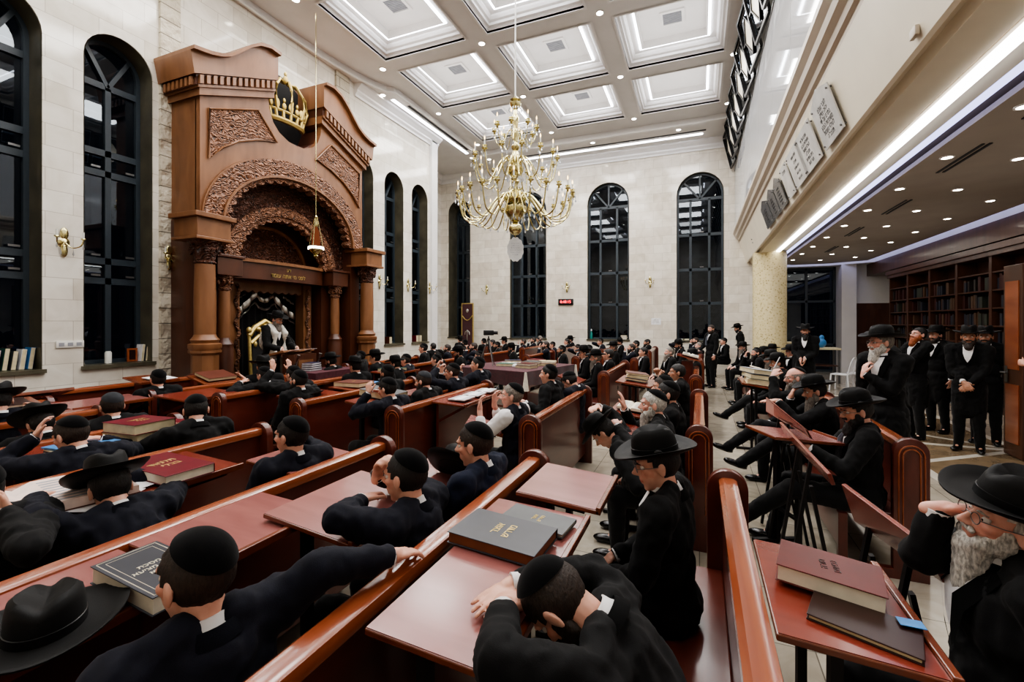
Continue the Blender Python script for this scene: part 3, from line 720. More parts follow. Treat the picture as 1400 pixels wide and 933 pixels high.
# spandrel carved panels
for sgn in (1, -1):
    def mir(l): return [(YC+(p[0]-YC)*sgn, p[1]) for p in l]
    sp = [(5.17, 4.62), (5.17, 5.46), (6.08, 5.83), (6.5, 5.37), (6.1, 5.28), (5.7, 5.1), (5.4, 4.88)]
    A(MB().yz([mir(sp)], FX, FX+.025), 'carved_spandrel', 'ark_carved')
    fr = [(FX+.03, p[0], p[1]) for p in mir(sp)]
    A(MB().tube([Vector(p) for p in fr], .022, 6, True), 'spandrel_frame', 'ark_wood')
    # raking entablature, dentils, swan-neck pediment
    e0, e1 = (4.93, 5.58), (6.4, 6.19)
    sl = (e1[1]-e0[1])/(e1[0]-e0[0])
    L = lambda y, dz: (y, e0[1]+(y-e0[0])*sl+dz)
    A(MB().yz([mir([L(4.97, 0), L(6.4, 0), L(6.4, .12), L(4.97, .12)])], -8.48, FX+.08).yz([mir([L(4.93, .12), L(6.4, .12), L(6.4, .16), L(4.93, .16)])], -8.48, FX+.12), 'architrave', 'ark_wood', smooth=False)
    A(MB().yz([mir([L(4.9, .16), L(6.4, .16), L(6.4, .33), L(4.9, .33)])], -8.48, FX+.1), 'frieze', 'ark_dark', smooth=False)
    db = MB()
    for i in range(13):
        y = 4.93+i*.113
        db.yz([mir([L(y, .17), L(y+.06, .17), L(y+.06, .31), L(y, .31)])], FX+.1, FX+.16)
    for i in range(7): db.yz([mir([L(4.86, .17), L(4.9, .17), L(4.9, .31), L(4.86, .31)])], FX-.02-i*.11, FX+.04-i*.11)
    A(db, 'dentils', 'ark_wood', smooth=False)
    sw = [L(4.84, .33), L(6.42, .33)]
    curve = [(6.42, 6.98), (6.2, 7.0), (5.98, 6.93), (5.78, 6.78), (5.6, 6.6), (5.42, 6.43), (5.24, 6.33), (5.06, 6.27), (4.9, 6.24), (4.78, 6.22)]
    A(MB().yz([mir(sw+curve)], -8.48, FX+.16), 'pediment', 'ark_wood', smooth=False)
    cap = curve+[(y, z+.06) for y, z in curve[::-1]]
    A(MB().yz([mir(cap)], -8.49, FX+.25), 'pediment_cornice', 'ark_wood', angle=50)
    # impost blocks, big columns
    y = YC-sgn*1.98
    A(MB().box((-7.9, y-.28, 3.22), (-7.32, y+.28, 3.52)).box((-7.95, y-.34, 3.52), (-7.26, y+.34, 3.6)).box((-7.92, y-.31, 3.17), (-7.29, y+.31, 3.22)), 'impost_block', 'ark_wood', smooth=False, bevel=.01)
    cm = MB().lathe([(.13, 2.78), (.17, 2.82), (.14, 2.86), (.16, 2.95), (.2, 3.05), (.19, 3.08), (.26, 3.17)], (-7.56, y, 0), 24)
    for a in range(12): cm.ell((-7.56+.19*math.cos(a*PI/6), y+.19*math.sin(a*PI/6), 3.0+.06*(a % 2)), (.035, .035, .07))
    A(cm, 'capital', 'ark_carved_dark')
    A(MB().lathe([(.155, 1.62), (.16, 2.2), (.145, 2.8)], (-7.56, y, 0), 28), 'column_shaft', 'ark_wood')
    A(MB().lathe([(.22, 1.38), (.24, 1.42), (.24, 1.48), (.19, 1.5), (.21, 1.55), (.17, 1.6), (.155, 1.64)], (-7.56, y, 0), 28), 'column_base', 'ark_wood')
    A(MB().lathe([(.25, 0), (.25, .18), (.2, .2), (.2, 1.3), (.24, 1.34), (.24, 1.38)], (-7.56, y, 0), 8), 'pedestal', 'ark_wood', smooth=False)
    A(MB().box((-8.5, y-.0-(.0 if sgn > 0 else .3), 0), (-7.8, y+(.3 if sgn > 0 else 0), 3.6)), 'pier', 'ark_dark', smooth=False)
    # inner columns
    y2 = YC-sgn*1.36
    A(MB().lathe([(.1, 1.55), (.105, 2.0), (.095, 2.42)], (-7.98, y2, 0), 20), 'inner_column_shaft', 'ark_wood')
    cm = MB().lathe([(.095, 2.4), (.12, 2.44), (.1, 2.48), (.13, 2.6), (.18, 2.68)], (-7.98, y2, 0), 20)
    for a in range(10): cm.ell((-7.98+.13*math.cos(a*PI/5), y2+.13*math.sin(a*PI/5), 2.56), (.025, .025, .06))
    A(cm, 'inner_capital', 'ark_carved')
    A(MB().lathe([(.16, 0), (.16, 1.35), (.15, 1.4), (.16, 1.44), (.12, 1.5), (.1, 1.56)], (-7.98, y2, 0), 16), 'inner_pedestal', 'ark_dark')
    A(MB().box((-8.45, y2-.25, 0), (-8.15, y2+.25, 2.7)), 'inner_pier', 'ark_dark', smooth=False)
    A(MB().box((-8.5, y2-.24, 2.68), (-7.8, y2+.24, 3.0)).box((-8.5, y2-.27, 3.0), (-7.77, y2+.27, 3.05)), 'inner_impost', 'ark_dark', smooth=False, bevel=.01)
    A(MB().tube([(-8.3+.03*math.cos(i*.9), YC-sgn*(.86)+.03*math.sin(i*.9), .3+i*.06) for i in range(39)], .035, 6), 'twisted_jamb', 'ark_carved')
# inner arch
IX = -8.02
A(MB().yz([[(5.2, 3.0), (5.2, 5.0), (8.8, 5.0), (8.8, 3.0)]+earc(1.28, 1.14, 3.0, rev=True)], IX-.15, IX-.02), 'inner_panel', 'ark_carved_dark', smooth=False)  # shadow of the arch recess is put into this darker carved colour
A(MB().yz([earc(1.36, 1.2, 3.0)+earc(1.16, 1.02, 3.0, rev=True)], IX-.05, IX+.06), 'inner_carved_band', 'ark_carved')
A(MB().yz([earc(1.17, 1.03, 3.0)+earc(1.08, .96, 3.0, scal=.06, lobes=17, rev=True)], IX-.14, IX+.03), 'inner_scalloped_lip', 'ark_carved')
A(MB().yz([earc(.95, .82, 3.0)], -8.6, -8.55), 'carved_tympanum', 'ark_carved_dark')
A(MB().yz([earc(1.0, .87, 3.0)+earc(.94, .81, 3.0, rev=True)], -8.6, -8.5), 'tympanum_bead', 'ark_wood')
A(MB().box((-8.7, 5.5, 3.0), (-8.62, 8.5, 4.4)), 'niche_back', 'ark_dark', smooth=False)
# bowed lintel with gilt inscription
lint = [(-8.6, YC-1.15)]+[(-8.14+.22*math.cos(R(-90+i*180/14))*1.0, YC+1.12*math.sin(R(-90+i*180/14))) for i in range(15)]+[(-8.6, YC+1.15)]
A(MB().xy([lint], 2.68, 3.0), 'lintel', 'ark_dark', angle=30)
A(MB().xy([[(p[0]+(.04 if 0 < i < 16 else 0), p[1]) for i, p in enumerate(lint)]], 3.0, 3.06), 'lintel_cornice', 'ark_wood', angle=30)
text_obj('gilt_inscription', heb('לפני מי אתה עומד'), .115, 'gold', ark, frame((-7.915+8.1, 0, 2.78), (0, 1, 0), (0, 0, 1)))
text_obj('gilt_inscription', heb('דע'), .1, 'gold', ark, frame((-7.915+8.1, 0, 2.91), (0, 1, 0), (0, 0, 1)))
# doorway surround, scalloped pelmet, curtain
for q in (-1.0, .78): A(MB().box((-8.6, YC+q, 0), (-8.35, YC+q+.22, 2.68)), 'doorway_jamb', 'ark_wood', smooth=False)
pel = [(YC-.8, 2.7)]
for i in range(41):
    th = i/40; pel.append((YC-.8+1.6*th, 2.5-.06*abs(math.sin(th*PI*9))))
pel.append((YC+.8, 2.7))
A(MB().yz([pel], -8.5, -8.42), 'scalloped_pelmet', 'ark_wood')
mb = MB(); rows = 2; n = 90
g = [[mb.bm.verts.new((-8.72+.035*math.sin(i*.9), YC-.95+1.9*i/n, z)) for i in range(n+1)] for z in (.3, 2.7)]
for i in range(n): mb.bm.faces.new([g[0][i], g[0][i+1], g[1][i+1], g[1][i]])
cur = mb.build('ark_curtain', 'black_velvet', ark, world=True)
# embroidered swags (silver)
def swag(y0, z0, y1, z1, drop, w0, w1, n=20):
    mb = MB(); prev = None
    for i in range(n+1):
        t_ = i/n; y = y0+(y1-y0)*t_; z = z0+(z1-z0)*t_-drop*math.sin(PI*t_)
        w_ = w0+(w1-w0)*t_
        x = -8.63+.02*math.sin(t_*20)
        c = [mb.bm.verts.new((x, y, z+w_/2)), mb.bm.verts.new((x+.02, y, z)), mb.bm.verts.new((x, y, z-w_/2))]
        if prev:
            for q in (0, 1): mb.bm.faces.new([prev[q], prev[q+1], c[q+1], c[q]])
        prev = c
    return mb
for a in [(YC-.78, 1.95, YC-.2, 2.45, .06, .14, .16), (YC-.78, 1.8, YC-.24, 2.25, .05, .035, .035), (YC+.78, 1.95, YC+.2, 2.45, .06, .14, .16), (YC+.78, 1.8, YC+.24, 2.25, .05, .035, .035),
          (YC-.24, 2.25, YC+.24, 2.25, .14, .05, .05), (YC-.2, 2.42, YC+.2, 2.42, .12, .1, .1), (YC-.75, 2.25, YC-.45, 2.42, .0, .05, .05), (YC+.75, 2.25, YC+.45, 2.42, .0, .05, .05)]:
    A(swag(*a), 'embroidered_swag', 'silver')
# crown on the black disc
A(MB().cyl((-8.44, 7.0, 6.2), (-8.3, 7.0, 6.2), .92, seg=40), 'black_disc', 'black_velvet')
cr = MB(); c0 = 5.98
def PC(a, r, z): return Vector((-8.02+r*.35*math.cos(a)*1.0, 7.0+r*math.sin(a), z))
for i in range(9):
    a = R(-90+i*180/8); cr.caps(PC(a, .42, c0), .035, PC(a, .46, c0+.18), .03, 8)
cr.tube([PC(R(a), .42, c0) for a in range(-90, 91, 10)], .055).tube([PC(R(a), .46, c0+.18) for a in range(-90, 91, 10)], .03)
for i in range(5):
    a = R(-80+i*40)
    p = [PC(a, .46, c0+.18), PC(a, .56, c0+.42), PC(a, .5, c0+.68), PC(a, .3, c0+.86), PC(a, .04, c0+.84)]
    cr.tube(p, [.035, .03, .03, .03, .025])
    cr.ell(PC(a, .47, c0+.3), (.03, .06, .1))
for i in range(4):
    a = R(-60+i*40); cr.ell(PC(a, .47, c0+.28), (.03, .05, .07)); cr.ell(PC(a, .47, c0+.4), (.025, .03, .05))
cr.ell(PC(0, .02, c0+.93), (.05, .06, .08)).ell(PC(0, .02, c0+1.05), (.03, .035, .05))
A(cr, 'gilded_crown', 'gold')
# base platform
struct('floor_platform', MB().box((-8.95, 5.4, 0), (-6.3, 8.9, .28)).box((-6.3, 5.2, 0), (-6.0, 9.1, .14)), 'ark_dark')
# golden ornamental chair in front of the curtain
ch = thing('ornate_chair', 'tall gilded ornamental chair with dark backrest before the ark curtain', 'chair', (-8.05, 6.55, .28))
cb = MB(); cb.caps((.0, -.3, .0), .035, (-.02, -.34, 1.35), .03).caps((.0, .3, .0), .035, (-.02, .34, 1.35), .03)
cb.tube([(-.02, -.34, 1.3), (-.02, -.22, 1.46), (-.02, 0, 1.58), (-.02, .22, 1.46), (-.02, .34, 1.3)], .05)
cb.tube([(-.02, -.3, 1.15), (-.02, -.12, 1.3), (-.02, 0, 1.25), (-.02, .12, 1.3), (-.02, .3, 1.15)], .04)
for yy in (-.34, .34): cb.ell((-.02, yy, 1.4), (.05, .05, .07))
for yy in (-.22, -.11, 0, .11, .22): cb.ell((-.0, yy, 1.13-.03*abs(yy)), (.03, .035, .06))
for yy, zz in ((-.16, 1.42), (.16, 1.42), (0, 1.48), (-.08, 1.36), (.08, 1.36)): cb.ell((0, yy, zz), (.05, .06, .05))
cb.build('back_frame', 'gold', ch)
MB().box((-.05, -.28, .5), (0, .28, 1.2)).build('backrest', 'black_velvet', ch)
MB().box((.0, -.3, .42), (.5, .3, .52)).build('seat', 'black_velvet', ch, bevel=.02)
for x, y in ((.46, -.28), (.46, .28)):
    MB().caps((x, y, 0), .03, (x, y, .44), .035).build('leg', 'gold', ch)
for yy in (-.3, .3): MB().tube([(0, yy, .78), (.25, yy, .8), (.45, yy, .74), (.46, yy, .5)], .03).build('armrest', 'gold', ch)
# ================================================================ CHANDELIER
cz = 3.46
chd = thing('chandelier', 'huge three-tier brass and crystal chandelier hanging over the hall', 'chandelier', (-3.18, 7.88, cz))
MB().lathe([(.001, 0), (.06, .02), (.11, .07), (.125, .125), (.11, .18), (.06, .23), (.04, .25)], seg=28).build('ball', 'brass', chd)
MB().lathe([(.04, .25), (.08, .27), (.1, .3), (.13, .33), (.19, .42), (.21, .5), (.205, .53), (.16, .54), (.15, .56)], seg=32).build('lower_bowl', 'brass', chd)
pt = MB()
for i in range(14):
    a = i*2*PI/14; c, s_ = math.cos(a), math.sin(a)
    pt.tube([(.15*c, .15*s_, .55), (.17*c, .17*s_, .66), (.13*c, .13*s_, .78), (.09*c, .09*s_, .84), (.13*c, .13*s_, .88)], [.03, .035, .03, .02, .01])
pt.build('petal_collar', 'brass', chd)
MB().lathe([(.07, .54), (.09, .7), (.06, .85), (.04, .92), (.06, .97), (.075, 1.0), (.06, 1.03), (.035, 1.06), (.05, 1.1), (.12, 1.14), (.15, 1.2), (.155, 1.26), (.1, 1.28), (.08, 1.3),
            (.09, 1.4), (.07, 1.52), (.04, 1.58), (.07, 1.62), (.08, 1.66), (.05, 1.7), (.04, 1.76), (.07, 1.84), (.08, 1.9), (.05, 1.95), (.04, 2.0), (.06, 2.1), (.07, 2.2), (.04, 2.26), (.03, 2.34), (.1, 2.42), (.11, 2.47), (.07, 2.5), (.1, 2.53), (.05, 2.57), (.02, 2.6)], seg=24).build('stem', 'brass', chd)
MB().lathe([(.016, 2.58), (.016, ZT-cz)], seg=8).build('hanging_rod', 'plaster', chd)
MB().lathe([(.12, ZT-cz), (.12, ZT-cz-.04), (.04, ZT-cz-.12)], seg=20).build('ceiling_rose', 'brass', chd)
def bez(pts, n=16):
    """Catmull-Rom through points"""
    P = [Vector(p) for p in pts]; P = [P[0]*2-P[1]]+P+[P[-1]*2-P[-2]]; out = []
    for i in range(1, len(P)-2):
        for k in range(n//(len(P)-3)+1):
            t = k/(n//(len(P)-3)+1)
            a, b, c, d = P[i-1:i+3]
            out.append(.5*((2*b)+(c-a)*t+(2*a-5*b+4*c-d)*t*t+(3*b-a-3*c+d)*t**3))
    out.append(P[-2]); return out
def drop_mesh():
    mb = MB(); mb.lathe([(.001, 0), (.012, .015), (.016, .03), (.008, .055), (.001, .07)], seg=6); mb.lathe([(.004, .07), (.004, .085)], seg=4); return mb.to_mesh('crystal_drop', False)
dm = drop_mesh()
def tier(n, r, z0, zlow, zc, r0, rise, off, curl=.0, th=.011):
    arm = MB().tube(bez([(r0, 0, z0), (r0+(r-r0)*.14, 0, z0+rise), (r0+(r-r0)*.32, 0, z0-.02), (r0+(r-r0)*.6, 0, zlow), (r0+(r-r0)*.88, 0, zlow+.06), (r, 0, zc)], 22), th, 6).to_mesh('arm')
    arm.materials.append(M['brass'])
    cup = MB().lathe([(.01, -.06), (.03, -.05), (.012, -.03), (.05, -.005), (.055, 0), (.03, .0), (.03, .03), (.045, .04), (.045, .05), (.02, .05)], (r, 0, zc), 14).to_mesh('drip_cup'); cup.materials.append(M['brass'])
    cn = MB().lathe([(.014, .05), (.014, .14), (.004, .15)], (r, 0, zc), 8).to_mesh('candle'); cn.materials.append(M['candle'])
    fl = MB().lathe([(.004, .15), (.012, .175), (.011, .19), (.001, .225)], (r, 0, zc), 8).to_mesh('bulb'); fl.materials.append(M['flame'])
    for i in range(n):
        a = off+i*2*PI/n
        o = D.objects.new('arm', arm); COL.objects.link(o); o.parent = chd; o.rotation_euler = (0, 0, a)
        for me, nm in ((cup, 'drip_cup'), (cn, 'candle'), (fl, 'bulb')):
            q = D.objects.new(nm, me); COL.objects.link(q); q.parent = o
        for (dr, dz) in ((0, -.16), (-.05, -.12), (.05, -.12), (-.13, -.26), (-(r-r0)*.4, zlow-zc-.1)):
            if not dm.materials: dm.materials.append(M['crystal'])
            q = D.objects.new('crystal_drop', dm); COL.objects.link(q); q.parent = o; q.location = (r+dr, random.uniform(-.02, .02), zc+dz)
tier(24, 1.07, .6, .27, .72, .14, .14, .1, th=.014)
tier(14, .78, 1.34, .98, 1.42, .09, .1, .3, th=.012)
tier(8, .40, 1.92, 1.7, 1.98, .05, .05, .2, th=.008)
cb = MB()
for i in range(16):
    a = i*2*PI/16
    for r_, z in ((.17, .3), (.12, 2.36), (.15, 1.06)):
        cb.lathe([(.001, 0), (.011, .015), (.014, .03), (.001, .07)], (r_*math.cos(a), r_*math.sin(a), z-.05), 5)
o = cb.build('crystal_fringe', 'crystal', chd, smooth=False); o['kind'] = 'stuff'
# lace-like plate below
t = thing('hanging_plate', 'ornate pale plaque with fretted edge hanging under the chandelier ball', 'plaque', (-3.18, 7.88, 3.2))
lp = []
for i in range(64):
    a = 2*PI*i/64; k = 1+.09*abs(math.sin(a*6)); lp.append((.145*k*math.cos(a), .215*k*math.sin(a)))
rot = Matrix.Rotation(R(22), 4, 'Z')
MB().prism([lp], lambda u, v, h: rot@Vector((u, h, v)), -.006, .006).build('plate', 'plaque_marble', t, smooth=False)
for i in range(6): text_obj('lettering', heb(HEB[i]), .036, 'vent_grey', t, rot@frame((0, -.008, .11-.042*i), (1, 0, 0), (0, 0, 1)))
MB().cyl((0, 0, .19), (0, 0, .265), .004).build('hook', 'brass', t)
# pendant eternal lamp
t = thing('eternal_lamp', 'slender brass pendant lamp with red glass glowing before the ark', 'lamp', (-7.3, 7.12, 3.3))
MB().cyl((0, 0, .72), (0, 0, ZS-3.3), .007, seg=6).build('chain', 'brass', t)
MB().lathe([(.001, -.16), (.03, -.13), (.05, -.1), (.03, -.07), (.08, -.03), (.13, .02), (.135, .04)], seg=20).build('bowl', 'brass', t)
MB().lathe([(.16, .04), (.15, .09), (.1, .07)], seg=24).build('glass_rim', 'lamp_glow', t)
MB().lathe([(.09, .1), (.08, .25), (.06, .4), (.03, .5)], seg=12).build('red_glass', 'red_lamp', t)
MB().lathe([(.03, .5), (.045, .56), (.02, .66), (.04, .7), (.01, .74)], seg=12).build('finial', 'brass', t)
for i in range(4):
    a = i*PI/2+.4; MB().tube([(.14*math.cos(a), .14*math.sin(a), .06), (.11*math.cos(a), .11*math.sin(a), .3), (.03*math.cos(a), .03*math.sin(a), .68)], .007).build('suspension_rod', 'brass', t)
# wall sconces
def sconce(p, ang, label, first=[None]):
    if first[0] is None:
        t = thing('wall_sconce', label, 'lamp', p, ang, 'brass candle sconces on the stone walls')
        MB().lathe([(.001, 0), (.07, .01), (.05, .03), (.001, .045)], seg=14, mat=Matrix.Rotation(R(90), 3, 'Y')).ell((.02, 0, .12), (.02, .05, .09)).ell((.02, 0, -.12), (.02, .04, .1)).build('backplate', 'brass', t)
        for s_ in (-1, 1):
            o = MB().tube(bez([(.03, 0, 0), (.08, s_*.06, -.08), (.15, s_*.13, -.05), (.18, s_*.15, .04)], 12), .009, 6).lathe([(.01, -.02), (.035, 0), (.03, .01), (.016, .01)], (.18, s_*.15, .05), 10).build('arm', 'brass', t)
            MB().lathe([(.012, .06), (.012, .15)], (.18, s_*.15, 0), 8).build('candle', 'candle', o)
            MB().lathe([(.001, -.11), (.013, -.09), (.001, -.03)], (.18, s_*.15, 0), 6).lathe([(.001, -.2), (.013, -.18), (.001, -.12)], (.1, s_*.07, 0), 6).build('crystal_drop', 'crystal', o)
        first[0] = t
    else: dup(first[0], p, ang, label)
sconce((LW, 3.61, 3.0), 0, 'brass wall sconce between the two big windows left of the ark')
sconce((LW+.06, 4.98, 2.95), 0, 'brass wall sconce on the rough stone strip left of the ark')
sconce((LW, 10.62, 3.0), 0, 'brass wall sconce on the left wall between first two windows beyond the ark')
sconce((LW+.06, 9.2, 3.0), 0, 'brass wall sconce on the stone strip right beside the ark')
sconce((LW, 13.45-.2, 3.0), 0, 'brass wall sconce on the left wall near the far corner')
sconce((LW, 12.0, 3.0), 0, 'brass wall sconce between the two farthest left wall windows')
sconce((-8.28, BW, 3.2), -PI/2, 'brass sconce on the back wall beside the maroon banner')
sconce((-4.8, BW, 3.2), -PI/2, 'brass sconce on the back wall above the red clock')
sconce((-1.67, BW, 3.3), -PI/2, 'brass sconce on the back wall between the two right windows')
# digital clock, notice, outlets
t = thing('digital_clock', 'black wall clock showing red glowing digits', 'clock', (-4.84, 17.26, 2.62))
MB().box((-.3, -.03, -.12), (.3, .04, .12)).build('housing', 'metal_black', t, bevel=.01)
text_obj('digits', '8:48:15', .15, 'red_glow', t, frame((0, -.035, 0), (1, 0, 0), (0, 0, 1)))
t = thing('paper_notice', 'white paper notice taped on the back wall', 'notice', (-1.46, 17.295, 1.86))
MB().box((-.17, -.004, -.12), (.17, .004, .12)).build('sheet', 'paper', t, smooth=False)
for i in range(3): text_obj('print', heb(HEB[i+1]), .04, 'ink_dark', t, frame((0, -.006, .06-.05*i), (1, 0, 0), (0, 0, 1)))
t = thing('wall_socket', 'row of pale wall sockets under the sconce left of the ark', 'socket', (LW+.01, 3.68, 1.52))
MB().box((-.01, -.16, -.05), (.01, .16, .05)).build('plate', 'outlet_white', t, bevel=.004)
for i in range(3): MB().box((.01, -.13+i*.1, -.025), (.014, -.07+i*.1, .025)).build('outlet', 'vent_grey', t, smooth=False)
# banner stand
t = thing('velvet_banner', 'tall maroon velvet ark banner with gold trim standing by the corner', 'banner', (-8.9, 16.75, 0))
t.rotation_euler = (0, 0, R(-8))
MB().box((-.3, -.02, .05), (-.26, .02, 2.62)).box((.26, -.02, .05), (.3, .02, 2.62)).box((-.3, -.02, 2.58), (.3, .02, 2.62)).build('frame', 'gold', t, smooth=False)
MB().box((-.26, -.01, .2), (.26, .01, 2.58)).build('cloth', 'maroon_velvet', t, smooth=False)
MB().tube([(-.26, -.02, 2.1), (-.12, -.02, 1.95), (0, -.02, 1.9), (.12, -.02, 1.95), (.26, -.02, 2.1)], .02).build('gold_trim', 'gold', t)
MB().caps((0, -.02, .9), .015, (0, -.02, 1.45), .02).tube([(-.12, -.02, 1.3), (-.1, -.02, 1.42), (0, -.02, 1.5), (.1, -.02, 1.42), (.12, -.02, 1.3)], .018).ell((0, -.02, 2.3), (.06, .02, .08)).build('embroidery', 'silver', t)
MB().box((-.32, -.15, 0), (.32, .15, .06)).build('base', 'metal_black', t, smooth=False)

# ================================================================ BOOKS
def book(label, c, L, W, T, rz, cover, page, spine=3, text=None, tsize=.05, group=None, tilt=0, frame_lines=False, open_=False, rot=None, ink='gold_ink', trz=0):
    """closed book lying flat: L along local x, W along local y, bottom at c"""
    t = thing('book', label, 'book', c, rz, group)
    if tilt: t.rotation_euler = (0, tilt, rz)
    th = .004
    mb = MB()
    mb.box((-L/2, -W/2, 0), (L/2, W/2, th)).box((-L/2, -W/2, T-th), (L/2, W/2, T)).box((-L/2, W/2-th, th), (L/2, W/2, T-th))
    mb.build('cover', cover, t, smooth=False, bevel=.0015)
    MB().box((-L/2+.006, -W/2+.006, th), (L/2-.006, W/2-th, T-th)).build('pages', page, t, smooth=False)
    if text:
        n = len(text)
        for i, s_ in enumerate(text):
            # text reads with its top toward +W side rotated by trz
            m = Matrix.Rotation(trz, 4, 'Z')
            p = m@Vector((0, tsize*1.15*((n-1)/2-i), 0))
            text_obj('cover_lettering', heb(s_), tsize, ink, t, Matrix.Translation((p.x, p.y, T+.0006))@m)
    if frame_lines:
        for q, r_ in ((.012, .002), (.03, .0012)):
            a, b = L/2-q, W/2-q
            MB().tube([(-a, -b, T), (a, -b, T), (a, b, T), (-a, b, T)], r_, 4, True).build('cover_border', ink, t)
    return t
def open_book(label, c, L, W, T, rz, cover='cover_brown', page='page', tilt=0, group=None):
    t = thing('open_book', label, 'book', c, rz, group)
    if tilt: t.rotation_euler = (0, tilt, rz)
    MB().box((-L/2, -W/2, 0), (L/2, W/2, .004)).build('cover', cover, t, smooth=False)
    pr = []
    for i in range(13):
        u = -1+2*i/12; pr.append((u*(L/2-.008), .005+T*(1-.25*u*u)*(0.35 if abs(u) < .01 else 1)))
    lp = [(-(L/2-.008), .004)]+pr+[((L/2-.008), .004)]
    MB().prism([lp], lambda u, v, h: Vector((u, h, v)), -W/2+.006, W/2-.006).build('pages', page, t, angle=60)
    mb = MB()
    for s_ in (-1, 1):
        for i in range(9):
            y = -W/2+.03+i*(W-.06)/9
            mb.box((s_*L/4-L*.16, y, T*1.0+.0035), (s_*L/4+L*.16, y+(W-.06)/22, T*1.0+.0045))
    mb.build('printed_lines', 'vent_grey', t, smooth=False)
    return t
# ================================================================ BENCHES
RAILZ = .95
def bench_parts(t, L, ends=(True, True)):
    """local: x=0 back plane, seat toward -x, runs 0..L along y"""
    MB().box((-.03, .02, .12), (.012, L-.02, RAILZ-.03)).build('backrest', 'bench_wood', t, smooth=False)
    pf = [(-.05, -.03), (.04, -.03), (.045, .0), (.04, .018), (.02, .026), (-.03, .026), (-.05, .012)]
    MB().prism([pf], lambda u, v, h: Vector((u, h, RAILZ+v)), .02, L-.02).build('top_rail', 'bench_rail', t, angle=25)
    MB().box((-.44, .02, .41), (-.03, L-.02, .45)).build('seat', 'bench_wood', t, smooth=False, bevel=.008)
    MB().box((-.40, .04, .1), (-.37, L-.04, .41)).build('seat_apron', 'bench_wood', t, smooth=False)
    for k, y in enumerate((0, L)):
        if not ends[k]: continue
        n = 16; r = .105; zc = RAILZ-.04
        lp = [(-r, 0), (r, 0)]+[(r*math.cos(PI*i/n), zc+r*math.sin(PI*i/n)) for i in range(n+1)]
        w0, w1 = (-.028, .03) if k == 0 else (-.03, .028)
        e = MB().prism([lp], lambda u, v, h: Vector((u-.005, y+h, v)), w0, w1).build('end_panel', 'bench_wood', t, angle=30, bevel=.006)
        yy = y+(w0-.004 if k == 0 else w1+.004)
        for rr in (.075, .05):
            pts = [(-rr-.005, yy, .3)]+[(-.005-rr*math.cos(PI*i/10), yy, zc-.02+rr*math.sin(PI*i/10)) for i in range(11)]+[(rr-.005, yy, .3)]
            MB().tube(pts, .006, 5).build('carved_arch', 'bench_rail', e)
        MB().box((-.46, y+w0, 0), (-.1, y+w1, .07)).box((-.44, y+w0+.005, .07), (-.38, y+w1-.005, .42)).build('leg', 'bench_wood', t, smooth=False, bevel=.004)
ROWN = ['first', 'second', 'third', 'fourth', 'fifth', 'sixth', 'seventh', 'eighth']
BL = []
def bench(x, y0, y1, label, ends=(True, True), rz=0):
    t = thing('pew', label, 'bench', (x, y0, 0), rz, 'polished red-brown wooden pews')
    bench_parts(t, y1-y0, ends); BL.append((x, y0, y1)); return t
near = [(.15, -1.2, 2.84, 0), (-.99, -1.2, 2.8, 0), (-2.14, -1.2, 2.72, 0), (-3.36, -.6, 2.7, 0), (-4.45, -.4, 2.68, 0), (-5.6, -.2, 2.66, 0), (-6.8, .4, 2.75, 0)]
for i, (x, a, b, r_) in enumerate(near):
    bench(x, a, b, 'red-brown pew running away from the camera in the nearest block, %s from the right' % ROWN[i])
blk2 = [(0.0, 3.98, 6.1), (-1.40, 3.84, 5.9), (-2.82, 3.76, 5.9), (-4.07, 3.72, 5.85), (-5.26, 3.66, 5.8), (-6.3, 3.5, 5.6)]
for i, (x, a, b) in enumerate(blk2):
    bench(x, a, b, 'pew with arched end panel just beyond the cross aisle, %s from the right' % ROWN[i])
for i, (y0, y1) in enumerate([(4.1, 6.5), (7.3, 9.8), (10.6, 13.0)]):
    bench(1.4, y0, y1, 'pew beside the right-hand aisle near the gallery columns, %s from the camera' % ROWN[i])
bench(1.42, -.6, 2.35, 'pew at the lower right corner behind the bearded old man')
blk3 = [(-.05, 7.75, 9.9), (-1.5, 7.75, 10.1), (-5.45, 7.2, 9.7), (-6.6, 7.2, 9.7)]
for i, (x, a, b) in enumerate(blk3):
    bench(x, a, b, 'pew level with the cloth-covered reading table, %s from the right' % ROWN[i])
for j, (y0, y1, nm) in enumerate([(10.9, 13.1, 'block just behind the reading table'), (14.0, 16.3, 'farthest block below the back windows')]):
    for i, x in enumerate((0, -1.4, -2.8, -4.1, -5.4, -6.7)):
        bench(x, y0, y1, 'pew in the %s, %s from the right' % (nm, ROWN[i]))
# bench along the left wall
t = thing('wall_bench', 'long red-brown pew back running along the left wall below the windows', 'bench', (-7.55, 1.6, 0))
bench_parts(t, 3.2)
